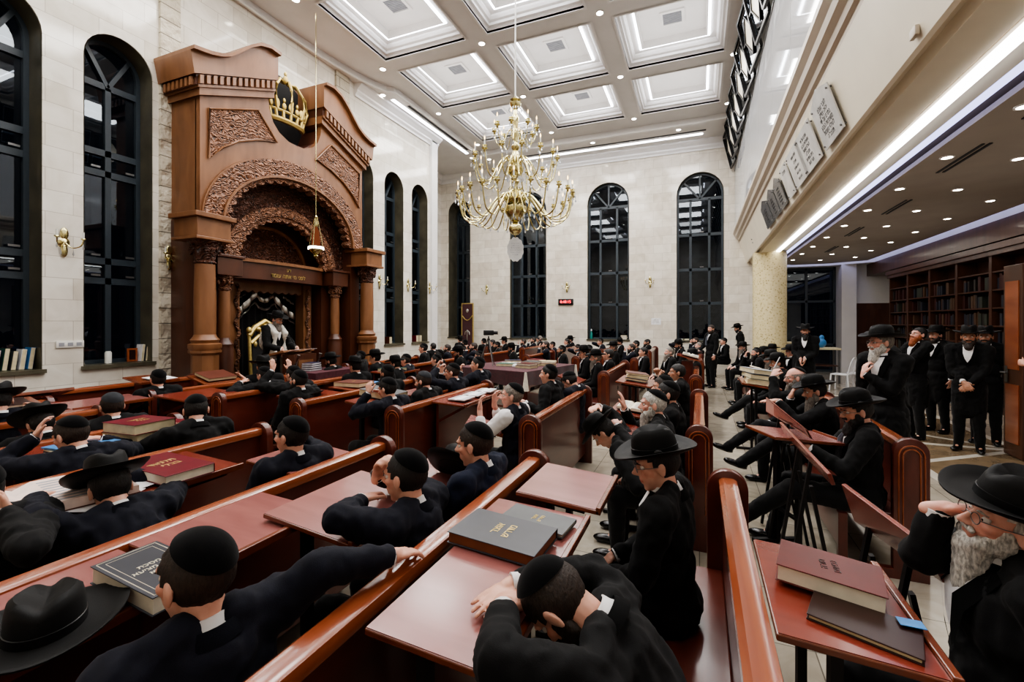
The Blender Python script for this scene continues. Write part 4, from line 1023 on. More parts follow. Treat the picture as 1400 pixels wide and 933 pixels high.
# ================================================================ DESKS
def desk(label, c, tilt_pts=None, w=.42, d=.5, z=.95, tilt=0.05, top='desk_top', legs=2, rz=0, lip=True, cat='desk', group='slanted prayer desks'):
    """board with centre top at c=(x,y,z); depth w along local x (user side +x is low), length d along y"""
    t = thing('prayer_desk', label, cat, (c[0], c[1], 0), rz, group)
    m = Matrix.Translation((0, 0, c[2]))@Matrix.Rotation(tilt, 4, 'Y')
    MB().box((-w/2, -d/2, -.022), (w/2, d/2, -.001), m).build('board_edge', 'desk_edge', t, smooth=False, bevel=.004)
    MB().box((-w/2+.004, -d/2+.004, -.004), (w/2-.02, d/2-.004, .0015), m).build('board', top, t, smooth=False)
    if lip: MB().box((w/2-.018, -d/2, -.022), (w/2+.006, d/2, .014), m).build('book_ledge', 'desk_edge', t, smooth=False, bevel=.004)
    if legs == 2:
        for s_ in (-1, 1):
            q = s_*(d/2-.07)
            l = MB().bar((-w*.12, q, 0.03), (-w*.12, q, c[2]-.03), .05, .03).bar((-w*.12-.2, q, .02), (-w*.12+.2, q, .02), .04, .03).bar((-w*.35, q, c[2]-.03+w*.25*tilt), (w*.3, q, c[2]-.04-w*.3*tilt), .03, .03)
            l.build('leg', 'metal_black', t, smooth=False)
        MB().bar((-w*.12, -d/2+.07, .3), (-w*.12, d/2-.07, .3), .03, .02).build('crossbar', 'metal_black', t, smooth=False)
    elif legs == 1:
        MB().box((-w/2+.02, -d/2+.06, 0), (-w/2+.05, d/2-.06, c[2]+.0)).build('support_panel', 'bench_wood', t, smooth=False)
        for s_ in (-1, 1): MB().bar((-w/2+.05, s_*(d/2-.08), c[2]-.22), (w/2-.06, s_*(d/2-.08), c[2]-.04-w*.4*tilt), .02, .03).build('bracket', 'bench_wood', t, smooth=False)
    elif legs == 3:
        MB().box((-w*.4, -d*.4, 0), (w*.3, d*.4, .08)).build('base', 'bench_wood', t, smooth=False, bevel=.01)
        MB().box((-w*.3, -d*.3, .08), (w*.15, d*.3, c[2]-.04-abs(tilt)*w*.3)).build('body', 'bench_wood', t, smooth=False)
    return t
desk('pinkish-brown desk top left of the foreground man in navy jacket', (-1.905, 1.39, .955), w=.5, d=.6, legs=1)
desk('desk under the big black felt hat and black-grey book at lower left', (-1.905, .66, .95), w=.5, d=.8, legs=1)
desk('slanted desk that the man with crossed arms leans on', (-1.56, 1.78, .965), w=.5, d=.64, tilt=.1, legs=2)
desk('foreground desk on which the sleeping man rests his hand', (-.675, 1.33, .965), w=.42, d=.58, tilt=.05)
desk('desk carrying two black books in the centre foreground', (-.70, 1.86, .955), w=.46, d=.44, tilt=.05)
desk('empty pink desk top beyond the black books in the centre', (-.64, 2.36, .985), w=.42, d=.50, tilt=.08)
desk('desk with large maroon book behind the man in wide hat', (-2.97, 1.72, .95), w=.56, d=.62, top='desk_red', legs=1)
desk('desk under the huge open book at the left edge', (-2.97, 1.08, .95), w=.56, d=.62, top='desk_red', legs=1)
desk('slanted desk in front of the young man in navy with wristwatch', (-2.42, 2.25, .96), w=.42, d=.5, tilt=.1)
desk('desk with stacked maroon books and blue booklet', (-4.1, 2.0, .94), w=.56, d=.95, top='desk_red', legs=1)
desk('pale desk top near the left wall behind the seated man', (-6.25, 3.0, .95), w=.5, d=.75, legs=1)
desk('long red desk top in front of the bearded man in black', (-5.75, 3.75, .95), w=.6, d=.7, top='desk_red', legs=1)
desk('red desk top with the small upturned-brim hat', (-4.45, 4.28, .95), w=.5, d=.62, top='desk_red', legs=1)
desk('red desk top where the praying hands are raised', (-5.4, 5.0, .95), w=.5, d=.6, top='desk_red', legs=1)
desk('desk with brown book and blue folder in the second block', (-4.4, 5.1, .95), w=.5, d=.7, top='desk_red', legs=1)
desk('tilted desk bearing the large dark book of the reading man', (-3.33, 4.15, .965), w=.46, d=.56, tilt=.12, top='desk_red')
desk('desk top behind the seated man in dark coat', (-3.25, 4.9, .96), w=.42, d=.55)
desk('small slanted desk before the man in white shirt sleeves', (-1.9, 3.95, .86), w=.36, d=.4, tilt=.3, rz=R(20), top='desk_top')
desk('desk with open white pages behind the front pew rail', (-2.55, 4.9, .95), w=.42, d=1.1, top='desk_red', legs=1)
desk('red slanted desk half hidden behind the man with the kippah in the centre', (-1.45, 2.55, .9), w=.44, d=.5, tilt=.2)
desk('small desk with white book in front of the bowed hat', (-.62, 4.6, .98), w=.36, d=.5, tilt=.12, top='desk_red')
desk('slanted desk leaf behind the raised hand', (-.55, 3.98, .93), w=.36, d=.46, tilt=.25, top='desk_red')
desk('bright empty desk in the aisle in front of crossed shoes', (.72, 4.28, .94), w=.6, d=.42, tilt=.1, rz=R(24), top='desk_top')
desk('desk holding the red and gold book at lower right', (.40, 1.76, .965), w=.4, d=.6, tilt=.06, top='desk_red')
desk('lectern with open book beside the standing man', (-.18, 9.3, 1.18), w=.45, d=.5, tilt=.25, top='desk_red', legs=3)
desk('low shtender stand with books by the pews on the right of centre', (-.85, 6.9, .98), w=.5, d=.8, tilt=.12, top='desk_red')
desk('slanted desk with stacked thick books before the right-hand row', (.75, 7.1, 1.0), w=.46, d=.7, tilt=.15, top='desk_red')
desk('red slanted desk beside the reading table', (-1.95, 7.35, .92), w=.36, d=.55, tilt=.35, top='desk_red')
desk('small wooden shtender with dark book near left wall', (-6.45, 2.3, 1.0), w=.42, d=.5, tilt=.22, top='desk_edge', legs=3)
desk('thin open shtender against the left wall', (-7.0, 2.75, 1.02), w=.35, d=.5, tilt=-.25, top='desk_edge', legs=3)
desk('wooden shtender with white paper under the second window', (-7.15, 4.0, 1.05), w=.42, d=.5, tilt=.15, top='desk_edge', legs=3)
desk('brown shtender with leather book at the foot of the ark column', (-6.9, 4.75, .98), w=.45, d=.6, tilt=.25, top='desk_edge', legs=3)
desk('red desk top in front of the hatted man near the ark steps', (-6.4, 5.2, .92), w=.4, d=.55, top='desk_red', legs=1)
desk('desk with green book right of the hatted man', (-5.15, 6.9, .95), w=.5, d=.8, top='desk_red', legs=1)
def board(label, pts, top='desk_red', lean=None):
    P_ = [Vector(p) for p in pts]; n = (P_[1]-P_[0]).cross(P_[3]-P_[0]).normalized()
    if n.z < 0: n = -n
    c = sum(P_, Vector())/4; base = Vector((c.x, c.y, 0))
    t = thing('prayer_desk', label, 'desk', base, 0, 'slanted prayer desks')
    mb = MB(); vs = [p-base for p in P_]; a = mb._add(vs+[v-n*.022 for v in vs], [(0, 1, 2, 3), (7, 6, 5, 4), (0, 4, 5, 1), (1, 5, 6, 2), (2, 6, 7, 3), (3, 7, 4, 0)])
    mb.build('board', top, t, smooth=False, bevel=.004)
    d = (P_[1]-P_[0]).normalized()
    for s_ in (-1, 1):
        q = d*s_*.16
        MB().bar(Vector((q.x, q.y, c.z-.03)), Vector((q.x-.14*(lean or 1), q.y, .02)), .035, .02).bar(Vector((q.x, q.y, c.z-.2)), Vector((q.x+.14, q.y, .02)), .035, .02).build('leg', 'metal_black', t, smooth=False)
    return t
board('steeply tilted red desk in front of the old man shading his eyes', [at_z(1156, 661, 1.0), at_z(1272, 746, 1.0), at_z(1298, 797, .82), at_z(1174, 712, .82)])
board('tilted red desk leaf in front of the hatted man with tie', [at_z(1069, 577, 1.02), at_z(1137, 648, 1.0), at_z(1143, 664, .93), at_z(1076, 594, .95)])
board('slanted red desk under the forearm of the man in wide hat', [at_z(1047, 543, 1.08), at_z(1100, 586, 1.08), at_z(1108, 600, .98), at_z(1047, 563, .98)])

# ================================================================ BOOKS ON DESKS ETC
book('large black book with gilt title on the centre foreground desk', (-.725, 1.665, .975), .37, .25, .045, R(-3), 'cover_blackblue', 'marbled', text=['אוצר', 'מדרש'], tsize=.045, trz=R(90), tilt=.05)
book('smaller thin black book beside the large black one', (-.66, 1.90, .966), .3, .17, .018, R(-6), 'cover_grey', 'page', text=['אוצר', 'מדרש'], tsize=.026, trz=R(90), tilt=.05)
book('black-grey book with ornate pale border beside the foreground man', (-1.72, .97, .955), .36, .2, .06, R(-2), 'cover_blackblue', 'page', text=['מסכת', 'בבא מציעא', 'גמרא'], tsize=.028, frame_lines=True, trz=R(90), tilt=.05, ink='page')
book('thick maroon book with gilt title beside the wide hat on left desk', (-2.90, 1.70, .962), .46, .27, .055, R(-1), 'cover_maroon', 'page', text=['תלמוד', 'בבלי'], tsize=.06, trz=R(100), tilt=.03)
for i, (c, a) in enumerate([((-4.05, 2.18, .955), 8), ((-4.03, 2.17, 1.01), 4)]):
    book(['worn brown book under the maroon book in the left stack', 'maroon book on top of the stack beside the blue booklet'][i], c, .36, .3, .055 if i == 0 else .075, R(a), ['cover_brown', 'cover_maroon'][i], 'page_old', text=None if i == 0 else ['תלמוד', 'בבלי'], tsize=.05, trz=R(100))
book('small maroon book behind the maroon stack', (-4.22, 2.5, .955), .25, .18, .04, R(10), 'cover_maroon', 'page')
book('blue printed booklet with white lettering on the left desk', (-4.0, 1.80, .985), .3, .3, .012, R(6), 'cover_blue', 'paper', text=['נהרדעא', 'קיץ'], tsize=.06, trz=R(100), ink='paper')
for i in range(3): book('magazine of the loose pile under the blue booklet, %s layer' % ['bottom', 'middle', 'top'][i], (-3.98+.02*i, 1.82-.02*i, .955+.009*i), .33, .3, .008, R(12-8*i), ['paper', 'cover_navy', 'page_old'][i], 'paper')
open_book('huge open book with pale pink page at the left edge', (-3.0, 1.12, .965), .78, .5, .045, R(78), 'cover_brown', 'page_pink')
for i in range(2):
    s_ = tag(MB().box((-.11, -.15, 0), (.11, .15, .002)).build('paper_sheet', 'paper', None, smooth=False), ['white sheet under the maroon book on the left desk', 'second white sheet beside the wide hat'][i], 'paper'); s_.location = (-2.86+.1*i, 1.42-.1*i, .96); s_.rotation_euler = (0, .04, R(10+20*i))
book('large dark grey book held by the reading man in navy', (-3.4, 4.32, .985), .44, .33, .07, R(4), 'cover_grey', 'page_old', text=['חומש', 'תורה'], tsize=.05, trz=R(100), tilt=.12)
book('brown leather book on the desk beside the blue folder', (-4.45, 5.02, .96), .42, .34, .06, R(4), 'cover_brown', 'page_old', text=['סידור'], tsize=.04, trz=R(100))
book('bright blue folder behind the brown leather book', (-4.4, 5.36, .96), .3, .2, .012, R(8), 'cover_blue', 'paper')
book('dark green book on the desk near the front rows', (-5.15, 6.8, .96), .4, .34, .05, R(5), 'cover_green', 'page_old')
book('dark book on the shtender near the left wall', (-6.45, 2.3, 1.01), .22, .3, .03, 0, 'cover_darkbrown', 'page', tilt=.22)
book('leather book lying on the shtender at the ark column', (-6.9, 4.75, 1.0), .34, .45, .045, 0, 'cover_brown', 'page_old', tilt=.25)
s_ = tag(MB().box((-.12, -.17, 0), (.12, .17, .002)).build('paper_sheet', 'paper', None, smooth=False), 'white sheet on the shtender under the second window', 'paper'); s_.location = (-7.05, 4.05, 1.056); s_.rotation_euler = (0, .15, R(15))
book('thick worn red and gold book on the lower right desk', (.395, 1.80, .985), .29, .21, .055, R(-12), 'cover_red_old', 'page', text=['תורה', 'נביאים'], tsize=.03, trz=R(100), tilt=.06, ink='cover_darkbrown')
book('thin dark brown book under the red and gold book', (.44, 1.61, .966), .26, .17, .018, R(-18), 'cover_darkbrown', 'page_old', tilt=.06)
s_ = tag(MB().box((-.03, -.02, 0), (.03, .02, .002)).build('page_marker', 'cover_blue', None, smooth=False), 'small blue page marker on the thin dark brown book', 'marker'); s_.location = (.56, 1.64, .985)
open_book('open prayer book with white pages on the small desk before the bowed hat', (-.62, 4.62, 1.0), .26, .36, .025, 0, tilt=.12)
for i in range(3): open_book(['left', 'middle', 'right'][i]+' open white booklet on the long desk behind the central pew', (-2.52, 4.6+.32*i, .965), .22, .28, .012, R(4*i), page='paper')
open_book('open book on the lectern beside the standing man', (-.16, 9.3, 1.2), .3, .42, .03, 0, tilt=.25)
for i in range(3): book(['lowest', 'middle', 'topmost'][i]+' pale thick book in the stack on the right-hand row desk', (.75, 7.0+.03*i, 1.01+.065*i), .34, .42, .06, R(10*i), ['page_old', 'cover_grey', 'vent_grey'][i], 'page_old', tilt=.12)
open_book('open book leaning over the stack on the right-hand row desk', (.85, 7.4, 1.12), .3, .4, .02, R(14), tilt=.5)
for i in range(3): book(['lowest', 'middle', 'topmost'][i]+' grey book on the low stand right of centre', (-.85, 6.85+.02*i, 1.0+.035*i), .3, .34, .03, R(8*i), ['cover_grey', 'page_old', 'cover_brown'][i], 'page_old', tilt=.12)
# hats lying on desks (mesh reused for people's hats)
def hat_parts(t, brim=.19, crown=.098, h=.115, bend=.022, mat='felt_black', pinch=True, loc=(0, 0, 0), rot=None):
    seg = 40
    cm = MB()
    prof = [(crown*1.02, 0), (crown*1.0, h*.35), (crown*.96, h*.7), (crown*.9, h*.92), (crown*.74, h*1.03), (crown*.4, h*.99), (.001, h*.95)]
    cm.lathe(prof, seg=seg, sx=.88, sy=1.08)
    for v in cm.bm.verts:
        if pinch and v.co.z > h*.5:
            k = (v.co.z/h-.5)*2
            v.co.z -= .028*math.exp(-(v.co.x/.03)**2)*min(1, k)*(1.0)
            if v.co.y > .02: v.co.x *= 1-.25*k*min(1, (v.co.y/.08))
    bm2 = MB()
    bm2.lathe([(crown*.95, .004), (crown*1.2, .002), (brim*.85, .004), (brim, .012), (brim*1.01, .018), (brim*.99, .02), (brim*.85, .011), (crown*1.2, .009), (crown*.95, .01)], seg=seg, sx=.92, sy=1.04)
    for v in bm2.bm.verts:
        r_ = math.hypot(v.co.x, v.co.y)/brim
        if r_ > .6:
            v.co.z += bend*(r_-.6)/.4*(v.co.x/brim)**2*1.6-bend*.55*max(0, v.co.y/brim)*(r_-.6)/.4
    rb = MB().lathe([(crown*1.035, .004), (crown*1.03, .034), (crown*1.0, .035), (crown*1.0, .004)], seg=seg, sx=.88, sy=1.08)
    rb.ell((-crown*.9, 0, .02), (.008, .02, .014))
    out = []
    for mb, nm, mt in ((cm, 'hat_crown', mat), (bm2, 'hat_brim', mat), (rb, 'hat_ribbon', 'hat_ribbon')):
        mm = Matrix.Translation(loc)@(rot.to_4x4() if rot is not None else Matrix())
        bmesh.ops.transform(mb.bm, matrix=mm, verts=mb.bm.verts)
        out.append((nm, mb.to_mesh(nm, True, 60), mt))
    return out
def hat_thing(label, loc, rz=0, brim=.19, tilt=(0, 0)):
    t = thing('hat', label, 'hat', loc, rz)
    t.rotation_euler = (tilt[0], tilt[1], rz)
    for nm, me, mt in hat_parts(t, brim): mkobj(nm, me, mt, t)
    return t
hat_thing('large wide-brimmed black felt hat resting on the lower left desk', (-1.74, .70, .962), R(60), .2)
hat_thing('small black hat with rolled brim on the red desk top', (-4.42, 4.22, .965), R(30), .17)
hat_thing('black hat on the desk behind the brown leather book', (-4.25, 5.55, .965), R(20), .18)
hat_thing('black hat on the slanted desk behind the man with crossed arms', (-1.35, 2.36, .99), R(40), .185, tilt=(-.5, .5))
# reading table (bimah)
t = thing('reading_table', 'large table draped in maroon and black patterned cloth in the hall centre', 'table', (-3.35, 8.35, 0), R(-14))
MB().box((-.8, -.85, .93), (.8, .85, .97)).build('tabletop', 'bench_wood', t, smooth=False)
for x, y in ((-.7, -.75), (.7, -.75), (.7, .75), (-.7, .75)): MB().box((x-.05, y-.05, 0), (x+.05, y+.05, .93)).build('leg', 'bench_wood', t, smooth=False)
MB().box((-.72, -.77, .3), (.72, .77, .34)).build('lower_shelf', 'bench_wood', t, smooth=False)
cl = thing('tablecloth', 'maroon velvet cloth with black valance hanging over the reading table', 'tablecloth', (-3.35, 8.35, 0), R(-14))
MB().box((-.83, -.88, .972), (.83, .88, .985)).build('top_cloth', 'table_cloth', cl, smooth=False, bevel=.003)
mb = MB()
per = []
for (a, b) in (((-.83, -.88), (.83, -.88)), ((.83, -.88), (.83, .88)), ((.83, .88), (-.83, .88)), ((-.83, .88), (-.83, -.88))):
    for i in range(24):
        q = i/24; per.append((a[0]+(b[0]-a[0])*q, a[1]+(b[1]-a[1])*q))
def wall_ring(mb, z, wob): return [mb.bm.verts.new((p[0]*(1+wob*math.sin(i*1.3)), p[1]*(1+wob*math.cos(i*1.1)), z-(.03*math.sin(i*.26)**2 if wob > .01 else 0))) for i, p in enumerate(per)]
r0 = wall_ring(mb, .983, 0); r1 = wall_ring(mb, .75, .012)
for i in range(96): mb.bm.faces.new([r0[i], r0[(i+1) % 96], r1[(i+1) % 96], r1[i]])
mb.build('valance', 'maroon_velvet', cl)
for x, y in ((.84, -.89), (-.84, -.89), (.84, .89)): MB().lathe([(.02, .98), (.035, .85), (.06, .66), (.02, .66)], (x, y, 0), 8).build('lace_corner', 'lace', cl)
rr = Matrix.Rotation(R(-14), 3, 'Z')
def ontab(x, y, z=.986): return Vector((-3.35, 8.35, z))+rr@Vector((x, y, 0))
tb = [((.45, -.3), 'cover_grey', 'grey book at the front right corner of the reading table'), ((.3, .1), 'cover_red_old', 'worn red book in the middle of the reading table'), ((.5, .35), 'cover_maroon', 'maroon book at the rear right of the reading table'), ((.1, .55), 'cover_brown', 'brown book at the back of the reading table'), ((-.1, -.2), 'cover_green', 'green book in the centre of the reading table'), ((-.45, .5), 'cover_navy', 'navy book at the back left of the reading table')]
for i, ((x, y), c, lb) in enumerate(tb):
    book(lb, ontab(x, y), .34, .26, .05, R(-14+20*(i % 3)), c, 'page_old')
    if i < 4: book(lb.replace('book', 'book\'s upper companion volume', 1), ontab(x+.01, y, 1.037), .32, .24, .04, R(-20+14*(i % 3)), ['cover_red_old', 'cover_grey', 'page_old', 'cover_maroon'][i], 'page')
open_book('open book with white pages at the left of the reading table', ontab(-.25, .15), .4, .28, .03, R(10))
s_ = tag(MB().ell((0, 0, .02), (.07, .06, .045)).build('crumpled_tissue', 'paper', None), 'crumpled white tissue on the reading table', 'tissue'); s_.location = ontab(.2, -.3)
t = thing('tripod', 'small silver-legged tripod standing on the reading table', 'tripod', ontab(-.42, -.35))
for i in range(3):
    a = R(80+120*i); MB().cyl((.2*math.cos(a), .2*math.sin(a), 0), (.02*math.cos(a), .02*math.sin(a), .5), .009, .012, 8).build('leg', 'metal_grey', t)
MB().cyl((0, 0, .3), (0, 0, .58), .014).lathe([(.03, .48), (.03, .53)], seg=12).build('centre_column', 'metal_black', t)
t = thing('video_camera', 'black video camera mounted on the small tripod', 'camera', ontab(-.42, -.35, 1.56), R(-60))
MB().box((-.05, -.1, .02), (.05, .1, .12)).build('body', 'speaker_dark', t, bevel=.01)
MB().lathe([(.035, 0), (.035, .07), (.04, .08)], (0, .1, .07), 14, Matrix.Rotation(R(-90), 3, 'X')).build('lens', 'metal_black', t)
# speaker's lectern and small cloth table on the platform
t = thing('speaker_lectern', 'carved dark wooden lectern on the platform before the ark', 'lectern', (-6.55, 6.02, .28))
MB().box((-.18, -.3, 0), (.18, .3, .1)).build('base', 'ark_dark', t, smooth=False, bevel=.01)
MB().box((-.14, -.24, .1), (.14, .24, 1.0)).build('body', 'ark_dark', t, smooth=False)
MB().box((-.26, -.34, 1.02), (.2, .34, 1.06), Matrix.Rotation(-.2, 4, 'Y')).build('slanted_top', 'ark_wood', t, smooth=False, bevel=.006)
for s_ in (-1, 1): MB().tube([(.2, s_*.24, .2), (.26, s_*.24, .5), (.16, s_*.24, .8), (.24, s_*.24, 1.0)], .03).build('carved_scroll', 'silver', t)
MB().box((.142, -.16, .5), (.15, .16, .9)).build('front_panel', 'ark_wood', t, smooth=False)
t = thing('microphone', 'thin black gooseneck microphone on the lectern', 'microphone', (-6.66, 6.02, 1.36))
MB().tube([(0, 0, 0), (-.02, 0, .12), (-.1, 0, .2), (-.16, 0, .21)], .006).build('gooseneck', 'metal_black', t)
MB().ell((-.18, 0, .21), (.03, .018, .018)).build('capsule', 'metal_black', t)
for i in range(2):
    s_ = tag(MB().box((-.1, -.07, 0), (.1, .07, .003)).build('paper_sheet', 'paper', None, smooth=False), ['white paper on the left side of the speaker lectern', 'white paper on the right side of the speaker lectern'][i], 'paper'); s_.location = (-6.5, 5.85+.35*i, 1.345); s_.rotation_euler = (0, -.2, 0)
t = thing('cloth_table', 'small table with maroon velvet cloth in front of the speaker lectern', 'table', (-6.15, 6.2, 0))
MB().box((-.3, -.5, .95), (.3, .5, .99)).build('tabletop', 'ark_wood', t, smooth=False)
for x, y in ((-.26, -.46), (.26, -.46), (.26, .46), (-.26, .46)): MB().cyl((x, y, 0), (x, y, .95), .03, .035).build('leg', 'ark_wood', t)
cl = thing('tablecloth', 'maroon velvet cover with silver fringe on the small front table', 'tablecloth', (-6.15, 6.2, 0))
MB().box((-.33, -.53, .99), (.33, .53, 1.0)).box((.32, -.53, .72), (.335, .53, 1.0)).box((-.33, -.54, .72), (.33, -.53, 1.0)).build('cloth', 'table_cloth', cl, smooth=False)
MB().box((.318, -.54, .7), (.34, .54, .73)).build('fringe', 'silver', cl, smooth=False)
for i in range(4):
    book('white-edged prayer book, %s of the pile on the maroon front table' % ['bottom', 'second', 'third', 'top'][i], (-6.25, 6.0, 1.002+.035*i), .2, .28, .03, R(5*i), 'cover_navy', 'paper')
# window sill objects
def sillbook(wall, u, w, h, cover, label, lean=0):
    t = thing('book', label, 'book', (LW-.2, u, 1.19) if wall == 'L' else (u, BW+.11, 1.19), 0)
    MB().box((-.08, -w/2, 0), (.08, w/2, h)).build('cover', cover, t, smooth=False)
    MB().box((-.074, -w/2+.004, .004), (.084, w/2-.004, h-.004)).build('pages', 'page_old', t, smooth=False)
    t.rotation_euler = (lean, 0, 0)
cl_ = ['cover_darkbrown', 'cover_maroon', 'cover_navy', 'cover_purple', 'cover_purple', 'cover_green', 'cover_grey', 'paper', 'cover_blue']
for i, c in enumerate(cl_): sillbook('L', 2.62+i*.085, .05, .26+.02*(i % 3), c, 'book leaning on the sill of the leftmost window, %s from its left end' % (ROWN+['ninth'])[i], lean=-.12)
t = thing('candle_jar', 'white cylinder candle on the sill of the second window', 'candle', (LW-.15, 4.22, 1.19)); MB().lathe([(.045, 0), (.045, .17), (.03, .19), (.001, .19)], seg=16).build('jar', 'candle', t)
t = thing('picture_frame', 'small wooden picture frame on the second window sill', 'frame', (LW-.2, 4.5, 1.19)); MB().yz([[(0, 0), (.15, 0), (.15, .22), (0, .22)], [(.03, .03), (.12, .03), (.12, .19), (.03, .19)]], -.01, .01).build('frame', 'bench_rail', t, smooth=False); MB().box((-.012, .03, .03), (.0, .12, .19)).build('picture', 'cover_darkbrown', t, smooth=False)
sillbook('L', 3.9, .03, .22, 'paper', 'thin white booklet at the left end of the second window sill', .2)
sillbook('L', 4.68, .04, .28, 'paper', 'white book standing right of the picture frame', -.1); sillbook('L', 4.74, .03, .24, 'cover_grey', 'grey book at the right end of the second window sill', -.1)
for i, (u, c, lb) in enumerate([(9.9, 'paper', 'white card on the sill right of the ark'), (10.1, 'cover_navy', 'dark book on the sill right of the ark'), (11.3, 'cover_brown', 'brown book on the narrow window sill'), (12.7, 'cover_maroon', 'maroon book on the last left window sill'), (12.9, 'page_old', 'pale book on the last left window sill')]): sillbook('L', u, .12, .2, c, lb)
for i, (u, c, lb) in enumerate([(-2.62, 'paper', 'white'), (-2.6, 'cover_maroon', 'maroon'), (-2.63, 'page_old', 'cream'), (-.6, 'paper', 'white'), (-.45, 'page_old', 'cream'), (.62, 'paper', 'white')]):
    book('%s book lying on the back window sill, %s' % (lb, ['bottom of the right pile', 'middle of the right pile', 'top of the right pile', 'at the left end near the standing man', 'second from the left end', 'at the right end'][i]), (u, BW+.1, 1.19+(.05*i if i < 3 else 0)), .22, .16, .045, 0, c, 'page')
t = thing('spray_bottle', 'teal plastic bottle on the back window sill', 'bottle', (-3.86, BW+.1, 1.19)); MB().lathe([(.05, 0), (.05, .2), (.02, .27), (.02, .3)], seg=14).build('body', 'plastic_teal', t); MB().lathe([(.025, .3), (.025, .36), (.01, .38)], seg=12).build('cap', 'plastic_white', t)
# white plastic chair, table, camera clutter under the gallery
def plastic_chair(p, rz, label):
    t = thing('plastic_chair', label, 'chair', p, rz)
    MB().box((-.21, -.2, .42), (.21, .22, .45)).build('seat', 'plastic_white', t, bevel=.012)
    for x, y in ((-.19, -.18), (.19, -.18), (.19, .2), (-.19, .2)):
        MB().bar((x*1.15, y*1.15, 0), (x, y, .43), .035, .03, (0, 1, 0)).build('leg', 'plastic_white', t, smooth=False)
    bf = MB().tube(bez([(-.2, -.18, .44), (-.21, -.24, .7), (-.14, -.28, .86), (0, -.29, .89), (.14, -.28, .86), (.21, -.24, .7), (.2, -.18, .44)], 24), .016)
    bf.build('back_frame', 'plastic_white', t)
    for x in (-.1, 0, .1): MB().bar((x, -.19, .45), (x, -.285, .87), .022, .008, (0, 1, 0)).build('back_slat', 'plastic_white', t, smooth=False)
plastic_chair((3.55, 14.7, 0), R(60), 'white plastic chair standing free under the gallery')
plastic_chair((3.98, 15.1, 0), R(80), 'second white plastic chair behind the first under the gallery')
plastic_chair((3.95, 10.45, 0), R(100), 'white plastic chair carrying the old man among the standing men')
t = thing('side_table', 'high table with pale top against the dark window under the gallery', 'table', (3.4, 16.6, 0))
MB().box((-.5, -.35, 1.0), (.5, .35, 1.05)).build('tabletop', 'page_old', t, smooth=False)
for x, y in ((-.46, -.31), (.46, -.31), (.46, .31), (-.46, .31)): MB().box((x-.025, y-.025, 0), (x+.025, y+.025, 1)).build('leg', 'metal_grey', t, smooth=False)
MB().box((-.45, -.3, .5), (.45, .3, .53)).build('shelf', 'case_wood', t, smooth=False)
t = thing('plastic_bag', 'blue and white plastic bag on the high table', 'bag', (3.45, 16.6, 1.05)); MB().ell((0, 0, .14), (.16, .12, .15)).ell((.03, 0, .3), (.07, .05, .09)).build('bag', 'cover_blue', t)
t = thing('table', 'wooden shelf table right behind the mosaic column', 'table', (2.55, 15.8, 0)); MB().box((-.3, -.3, 1.2), (.3, .3, 1.24)).build('tabletop', 'page_old', t, smooth=False); MB().box((-.28, -.28, 0), (-.22, .28, 1.2)).box((.22, -.28, 0), (.28, .28, 1.2)).box((-.28, -.28, .6), (.28, .28, .64)).build('carcass', 'case_wood', t, smooth=False)
# panelled front desks beside the left wall
for i, (x, y, l) in enumerate([(-6.75, 1.9, .9), (-6.0, 2.3, .5)]):
    t = thing('desk_cabinet', ['low red-brown panelled desk cabinet by the left wall', 'tall red-brown desk cabinet behind the grey-capped man'][i], 'cabinet', (x, y, 0)); MB().box((0, 0, 0), (.3, l, .9)).build('carcass', 'bench_wood', t, smooth=False, bevel=.006); MB().box((-.04, -.03, .9), (.34, l+.03, .94)).build('top', 'desk_red', t, smooth=False)
# ================================================================ PEOPLE
def remesh(mb, voxel, smooth=2, name='body', noise_amp=0, noise_sc=9, adaptivity=0):
    me = D.meshes.new('tmp'); bmesh.ops.recalc_face_normals(mb.bm, faces=mb.bm.faces); mb.bm.to_mesh(me); mb.bm.free()
    o = D.objects.new('tmp', me)
    m = o.modifiers.new('r', 'REMESH'); m.mode = 'VOXEL'; m.voxel_size = voxel; m.adaptivity = 0
    if smooth:
        s = o.modifiers.new('s', 'SMOOTH'); s.factor = .5; s.iterations = smooth
    out = evalmesh(o)
    out.name = name; out.materials.clear()
    if noise_amp:
        seed = random.random()*50
        n_ = len(out.vertices); co = np.empty(n_*3, np.float32); no = np.empty(n_*3, np.float32)
        out.vertices.foreach_get('co', co); out.vertex_normals.foreach_get('vector', no)
        co = co.reshape(-1, 3); no = no.reshape(-1, 3); ks = np.empty(n_, np.float32); nn_ = noise.noise
        for i in range(n_):
            x_, y_, z_ = co[i]*noise_sc
            ks[i] = nn_((x_+seed, y_, z_*.7))+.5*nn_((x_*2.3, y_*2.3+seed, z_*1.6))
        co += no*(noise_amp*(1-2.2*np.abs(ks)))[:, None]
        out.vertices.foreach_set('co', co.ravel())
    out.polygons.foreach_set('use_smooth', [True]*len(out.polygons))
    return out
def ik(S, W, l1, l2, hint):
    d = W-S; L = d.length
    if L > (l1+l2)*.985: W = S+d.normalized()*(l1+l2)*.985; d = W-S; L = d.length
    a = (l1*l1-l2*l2+L*L)/(2*L); h = math.sqrt(max(0, l1*l1-a*a))
    dn = d.normalized(); hv = hint-dn*hint.dot(dn); hv.normalize()
    return S+dn*a+hv*h, W
